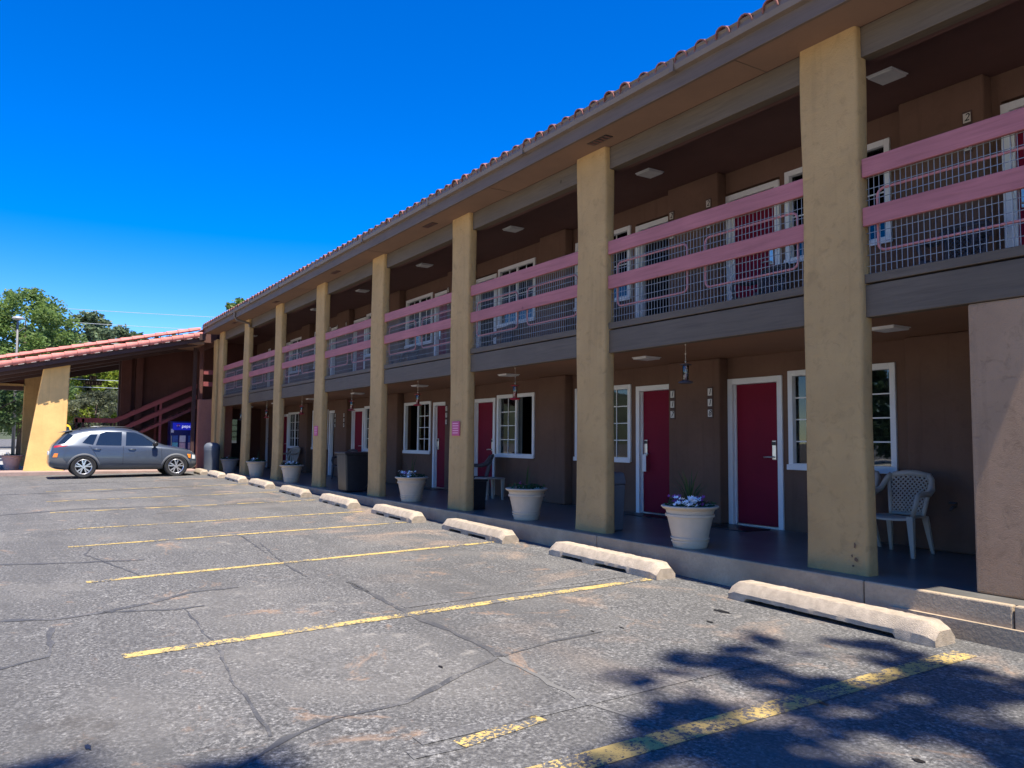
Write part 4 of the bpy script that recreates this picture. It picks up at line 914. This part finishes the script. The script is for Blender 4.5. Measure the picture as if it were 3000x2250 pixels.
    MB().prism([(.24, 1.395), (.40, 1.435), (.60, 1.48), (.60, 1.45), (.42, 1.40)], 1, -.55, .55).build('spoiler', paint, t, bevel=.008)
    MB().raw(.001, .03, -.26, .26, .70, .81).build('licence_plate', m_white, t, bevel=.004)
    t.location = loc; t.rotation_euler = (0, rot_x, rzv); return t
m_carblue = pm('slate_metallic', (.068, .085, .115), .32, .05, 2, 0, metal=.3, spec=.5, coat=.5); m_carwhite = pm('white_paint', (.75, .75, .74), .3, .04, 2, 0, coat=.5); m_caryellow = pm('yellow_paint', (.75, .5, .02), .35, .06, 2, 0, coat=.4)
car(m_carblue, 'slate blue-grey compact crossover parked nose to the porch', S(28.5, -5.38, G(25, -3.2)), R(90)).scale = (1.02, 1.0, .99)
car(m_carwhite, 'white car parked beyond the canopy opening', S(47.2, -2.35, G(25, -4)), 0, False, grp='cars in the street beyond').scale = (1.1, 1.1, 1.15)
car(m_caryellow, 'yellow vehicle partly hidden behind the orange buttress', S(50, -4.35, G(25, -6)), 0, False, grp='cars in the street beyond').scale = (1.1, 1.1, 1.26)

# ================================================================== VEGETATION
def leaf_mesh(name, centers, radii, per, size, mat, flat=.6, seedv=1):
    g = np.random.default_rng(seedv); C_ = np.repeat(np.array(centers), per, 0); Rr = np.repeat(np.array(radii), per)
    d = g.normal(size=C_.shape); d /= np.linalg.norm(d, axis=1)[:, None]; rad = Rr * (g.random(len(C_)) ** .45)
    P = C_ + d * rad[:, None] * np.array([1, 1, .75])
    u = g.normal(size=P.shape); u[:, 2] *= flat; u /= np.linalg.norm(u, axis=1)[:, None]; v = np.cross(u, g.normal(size=P.shape)); v /= np.linalg.norm(v, axis=1)[:, None]
    s = size * g.uniform(.55, 1.25, len(P))[:, None]
    V = np.stack([P - u * s, P - v * s * .55 + u * s * .1, P + u * s * 1.1, P + v * s * .55 + u * s * .1], 1).reshape(-1, 3)
    me = bpy.data.meshes.new(name); n = len(P); me.vertices.add(4 * n); me.vertices.foreach_set('co', V.ravel()); me.loops.add(4 * n); me.loops.foreach_set('vertex_index', np.arange(4 * n)); me.polygons.add(n); me.polygons.foreach_set('loop_start', np.arange(0, 4 * n, 4)); me.update(calc_edges=True); me.materials.append(mat); return me
def tree(name, label, cat, base, h, rx, crown0, mat, clumps=70, per=90, size=.16, seed=1, cone=0, grp=None, trunk_r=.16, kind_c=None):
    g = random.Random(seed); t = thing(name, label, cat, base, grp); ORIG[t.name] = (0, 0, 0)
    cz = (h + crown0) / 2; hz = (h - crown0) / 2; cs = []; rs = []
    while len(cs) < clumps:
        a, q = g.uniform(0, 2 * math.pi), g.uniform(-1, 1); k = g.uniform(.35, 1) ** .5
        if cone: w_ = (1 - (q + 1) / 2) * .9 + .12
        else: w_ = math.sqrt(max(0, 1 - q * q)) * (1 + .25 * math.sin(3 * a + seed))
        cs.append((k * w_ * rx * math.cos(a), k * w_ * rx * math.sin(a), cz + hz * q * .95)); rs.append(g.uniform(.16, .34) * rx * (1 if not cone else .8))
    me = leaf_mesh('crown', cs, rs, per, size, mat, seedv=seed); c = bpy.data.objects.new('crown', me); COL.objects.link(c); c.parent = t
    b = MB(); b.tube([(0, 0, -.1), (.05, .03, h * .25), (-.05, .05, h * .5), (.03, -.02, h * .85)], [trunk_r * 1.3, trunk_r, trunk_r * .7, trunk_r * .15], 9)
    for i in range(0, min(len(cs), 16)):
        p = cs[i]; z0 = min(max(crown0 * .8 + (p[2] - crown0) * .35, h * .12), h * .8); b.tube([(0, 0, z0), (p[0] * .45, p[1] * .45, z0 + (p[2] - z0) * .6), p], [trunk_r * .45, trunk_r * .25, trunk_r * .06], 6)
    b.build('trunk', m_bark, t, smooth=True); return t
l_green = leafmat('leaf_green', (.15, .235, .065)); l_dark = leafmat('leaf_dark', (.065, .115, .045)); l_yel = leafmat('leaf_yellowgreen', (.2, .26, .03)); l_olive = leafmat('leaf_olive', (.11, .13, .075)); l_pine = leafmat('needle_green', (.105, .15, .075), trans=.2)
BT = 'trees beyond the canopy'
GZ = G(25, -5)
tree('broadleaf_tree', 'big bright green tree at the left edge, behind the lamp post', 'tree', S(58, -5.8, GZ), 10.4, 3.1, 1.4, l_green, 150, 150, .12, 21, grp=BT)
tree('broadleaf_tree', 'green tree cut off by the left edge of the view', 'tree', S(57, -8.6, GZ), 10.4, 2.2, 1.2, l_green, 100, 140, .12, 22, grp=BT)
tree('broadleaf_tree', 'darker round tree filling the gap left of the orange buttress', 'tree', S(50, -7.6, GZ), 5.4, 2.2, 1.7, l_dark, 70, 90, .14, 23, grp=BT)
tree('conifer_tree', 'tall loose conifer standing left of the narrow conifer', 'tree', S(80, -.9, GZ), 12.4, 2.4, 2, l_pine, 80, 90, .2, 24, cone=0, grp=BT)
tree('conifer_tree', 'narrow pointed conifer right of the loose conifer', 'tree', S(82, .55, GZ), 12.1, 1.5, 2, l_pine, 70, 90, .18, 25, cone=0, grp=BT)
tree('conifer_tree', 'small pointed conifer above the middle of the pink tiles', 'tree', S(86, 2.6, GZ), 12.0, 2.8, 2, l_pine, 80, 90, .2, 26, cone=1, grp=BT)
tree('broadleaf_tree', 'low bushy tree line member behind the left half of the pink tiles', 'tree', S(70, -2.6, GZ), 9.0, 2.6, 1.5, l_olive, 80, 90, .18, 27, grp=BT)
tree('broadleaf_tree', 'yellow-green tree seen through the canopy opening', 'tree', S(66, -1.3, GZ), 7.2, 2.4, 1.8, l_yel, 90, 90, .17, 28, grp=BT)
tree('broadleaf_tree', 'green tree behind the olive shrub in the canopy opening', 'tree', S(72, .6, GZ), 8.2, 2.6, 1, l_green, 80, 90, .18, 31, grp=BT)
tree('shrub', 'round olive-grey shrub seen through the canopy opening', 'shrub', S(49, -2.45, GZ), 3.9, 1.45, .7, l_olive, 60, 110, .085, 29, trunk_r=.07)
tree('broadleaf_tree', 'treetop just showing above the long tiled eave', 'tree', S(62, 8.7, GZ), 12.45, 1.9, 5, l_green, 60, 90, .18, 30, grp=BT)
# tree line closing the street, sharing two crowns
src = tree('broadleaf_tree', 'distant tree in the row behind the street', 'tree', S(104, -14, GZ), 10, 4.2, 1, l_dark, 90, 90, .3, 40, grp='distant row of trees')
for i, (X, Y, sc) in enumerate([(108, -3, 1.42), (112, 5, 1.46), (116, 11, 1.5)]):
    place(copy_tree(src), S(X, Y, GZ), i * 1.3, scale=sc)
# trees across the lot behind the viewer: they shade the near stall and show in the window glass
def shade_tree():
    t = thing('shade_tree', 'tree standing behind the viewer whose crown shades the nearest stall', 'tree', S(-6.2, -5.2, G(-6.2, -5.2))); ORIG[t.name] = (0, 0, 0)
    g = random.Random(5); cs = []; rs = []; O = Vector(S(-6.2, -5.2, G(-6.2, -5.2)))
    # sprays of leaves, thinned by a noise field so that light falls through between the boughs
    from mathutils import noise as mn
    while len(cs) < 1500:
        X = g.uniform(-2.5, 4.6); Y = g.uniform(-8.5, -.9)
        lim = 4.35 - .35 * abs(Y + 2.3) if Y > -3.6 else 3.35 - .8 * (-3.6 - Y)
        if X > lim + .15 + .35 * mn.noise(Vector((X * 2.2, Y * 2.2, 3))): continue
        dens = mn.noise(Vector((X * 1.15, Y * 1.5, 11.7))) + .5 * mn.noise(Vector((X * 3.1, Y * 3.4, 5))) + .12 * (lim - X > 1.2)
        if dens < -.08: continue
        h = g.uniform(14, 19); cs.append(Vector(S(X - .4 * (h + .2), Y - .03 * h, h - .2)) - O); rs.append(g.uniform(.1, .24))
    for X, Y in ((3.98, -5.45), (3.9, -5.6), (4.45, -6.3), (4.4, -6.45)):
        for q in range(5): h = g.uniform(14, 17); cs.append(Vector(S(X + g.uniform(-.15, .1) - .4 * (h + .2), Y + g.uniform(-.2, .2) - .03 * h, h - .2)) - O); rs.append(.2)
    me = leaf_mesh('crown', cs, rs, 16, .095, l_green, seedv=77); c = bpy.data.objects.new('crown', me); COL.objects.link(c); c.parent = t
    b = MB(); b.tube([(0, 0, -.2), (.1, .05, 4), (.2, .1, 8), (.6, .2, 15)], [.34, .28, .22, .1], 10)
    for p in cs[::16]: q = Vector((.2, .1, 8)); b.tube([q, q.lerp(p, .5) + Vector((0, 0, .5)), p], [.07, .035, .01], 6)
    b.build('trunk', m_bark, t, smooth=True)
shade_tree()
for i, (X, Y, sc) in enumerate([(4, -38, 1.0), (33, -42, 1.1)]):
    c = place(copy_tree(src), S(X, Y, G(25, -14) - .2), i * 2.1, 'broadleaf tree across the lot, behind the viewer', 'trees across the lot', sc)
# hill on the horizon
hx = np.linspace(-500, 500, 60); vs = []
for j in range(12):
    for x in hx: q = math.sin(j / 11 * math.pi); vs.append(S(420 + 30 * j, x, -2 + q * (38 + 12 * math.sin(x * .013) + 7 * math.sin(x * .041 + 1))))
m_hill = pm('hill_scrub', (.07, .085, .05), .95, .5, .05, 0, 1, world=True)
struct(MB().add(vs, [(j * 60 + i, j * 60 + i + 1, (j + 1) * 60 + i + 1, (j + 1) * 60 + i) for j in range(11) for i in range(59)]).build('hill', m_hill, smooth=True))

# ------------------------------------------------------------------ lamp post, power lines, hanging sign
m_pole = pm('pole_grey', (.17, .165, .16), .5, .1, 3, .05, 50); m_lamph = pm('lamp_head', (.34, .34, .34), .4, .1, 3, 0)
lp = thing('lamp_post', 'tall grey street lamp with a shallow domed head at the left edge', 'lamp post', S(52, -6.15, GZ)); b0 = Vector(S(52, -6.15, GZ))
MB().tube([b0, b0 + Vector((0, -.05, 4)), b0 + Vector((0, -.1, 7.75))], [.1, .075, .05], 12).build('pole', m_pole, lp, smooth=True)
MB().lathe([(0, .0), (.08, .0), (.27, .05), (.30, .09), (.25, .17), (.1, .22), (0, .23)], 20, tuple(b0 + Vector((0, -.1, 7.72))), close=False).build('lamp_head', m_lamph, lp, smooth='auto')
MB().tube([b0 + Vector((0, -.1, 7.0)), b0 + Vector((0, .25, 7.35))], .02, 6).build('bracket', m_pole, lp); MB().tube([b0 + Vector((0, -.1, 7.0)), b0 + Vector((0, -.45, 7.35))], .02, 6).build('bracket', m_pole, lp)
m_cable = pm('cable', (.42, .45, .48), .5, .05, 3, 0)
pp = thing('utility_pole', 'utility pole standing beyond the left edge of the view', 'utility pole', S(60, -22, GZ)); MB().tube([S(60, -22, GZ), S(60, -22, 12)], [.16, .11], 10).build('pole', m_bark, pp, smooth=True); MB().box(59.95, 60.05, -23.2, -20.8, 11, 11.15).build('crossarm', m_bark, pp)
for (za, zb, zs, lb) in ((9.55, 10.9, .35, 'upper power line crossing the sky'), (8.75, 9.75, .3, 'lower power line crossing the sky'), (7.7, 8.1, .25, 'cable in front of the left tree'), (5.25, 5.2, .1, 'upper cable crossing the canopy opening'), (4.7, 4.75, .1, 'lower cable crossing the canopy opening')):
    pts = [S(60, -22 + 46 * k / 16, za + (zb - za) * k / 16 - zs * 4 * (k / 16) * (1 - k / 16)) for k in range(17)]
    tag(MB().tube(pts, .017, 5).build('power_line', m_cable, origin=pts[0]), lb, 'power line', 'overhead cables')
sg_ = thing('hanging_sign', 'dark two-tier wooden sign hanging in the canopy opening', 'sign', S(36.9, -3.5, 3.5))
def sgp(n, mt, *q): return MB().box(*q).build(n, mt, sg_, bevel=.008)
m_signw = pm('sign_wood', (.045, .03, .024), .7, .2, 6, .1, 40); m_signl = pm('sign_letters', (.3, .25, .18), .6, .2, 9, 0)
sgp('board', m_signw, 36.9, 36.95, -3.72, -3.44, 3.66, 3.82); sgp('board', m_signw, 36.9, 36.95, -3.86, -3.24, 3.44, 3.62)
for y in (-3.68, -3.56, -3.50): sgp('letter', m_signl, 36.885, 36.899, y, y + .035, 3.69, 3.79)
for y in (-3.8, -3.72, -3.62, -3.45, -3.36, -3.29): sgp('letter', m_signl, 36.885, 36.899, y, y + .035, 3.48, 3.58)
MB().tube([S(36.92, -3.7, 3.62), S(36.92, -3.7, 4.0)], .008, 5).build('chain', m_black, sg_); MB().tube([S(36.92, -3.46, 3.62), S(36.92, -3.46, 4.05)], .008, 5).build('chain', m_black, sg_)

m_chip = pm('chipped_plaster', (.16, .09, .05), .95, .3, 30, .6, 60)
for X, z, w_, h in ((4.47, .42, .012, .03), (4.50, .33, .010, .018), (4.46, .30, .016, .024), (4.49, .24, .012, .014)):
    vs = [S(X, -.013, z)] + [S(X + w_ * random.uniform(.6, 1.2) * math.cos(k * .7), -.013, z + h * random.uniform(.6, 1.2) * math.sin(k * .7)) for k in range(9)]
    MB().add(vs, [(0, k + 1, (k + 1) % 9 + 1) for k in range(9)]).build('plaster_chip', m_chip, bld)

# garden tap on the pier behind the nearest chair
tp = MB().tube([S(4.80, PIER, .66), S(4.80, PIER - .06, .66), S(4.80, PIER - .10, .63)], .014, 8).build('garden_tap', m_darkresin, bld, smooth=True)
MB().tube([S(4.76, PIER - .05, .70), S(4.84, PIER - .05, .70)], .012, 8).build('tap_handle', m_darkresin, tp, smooth=True)
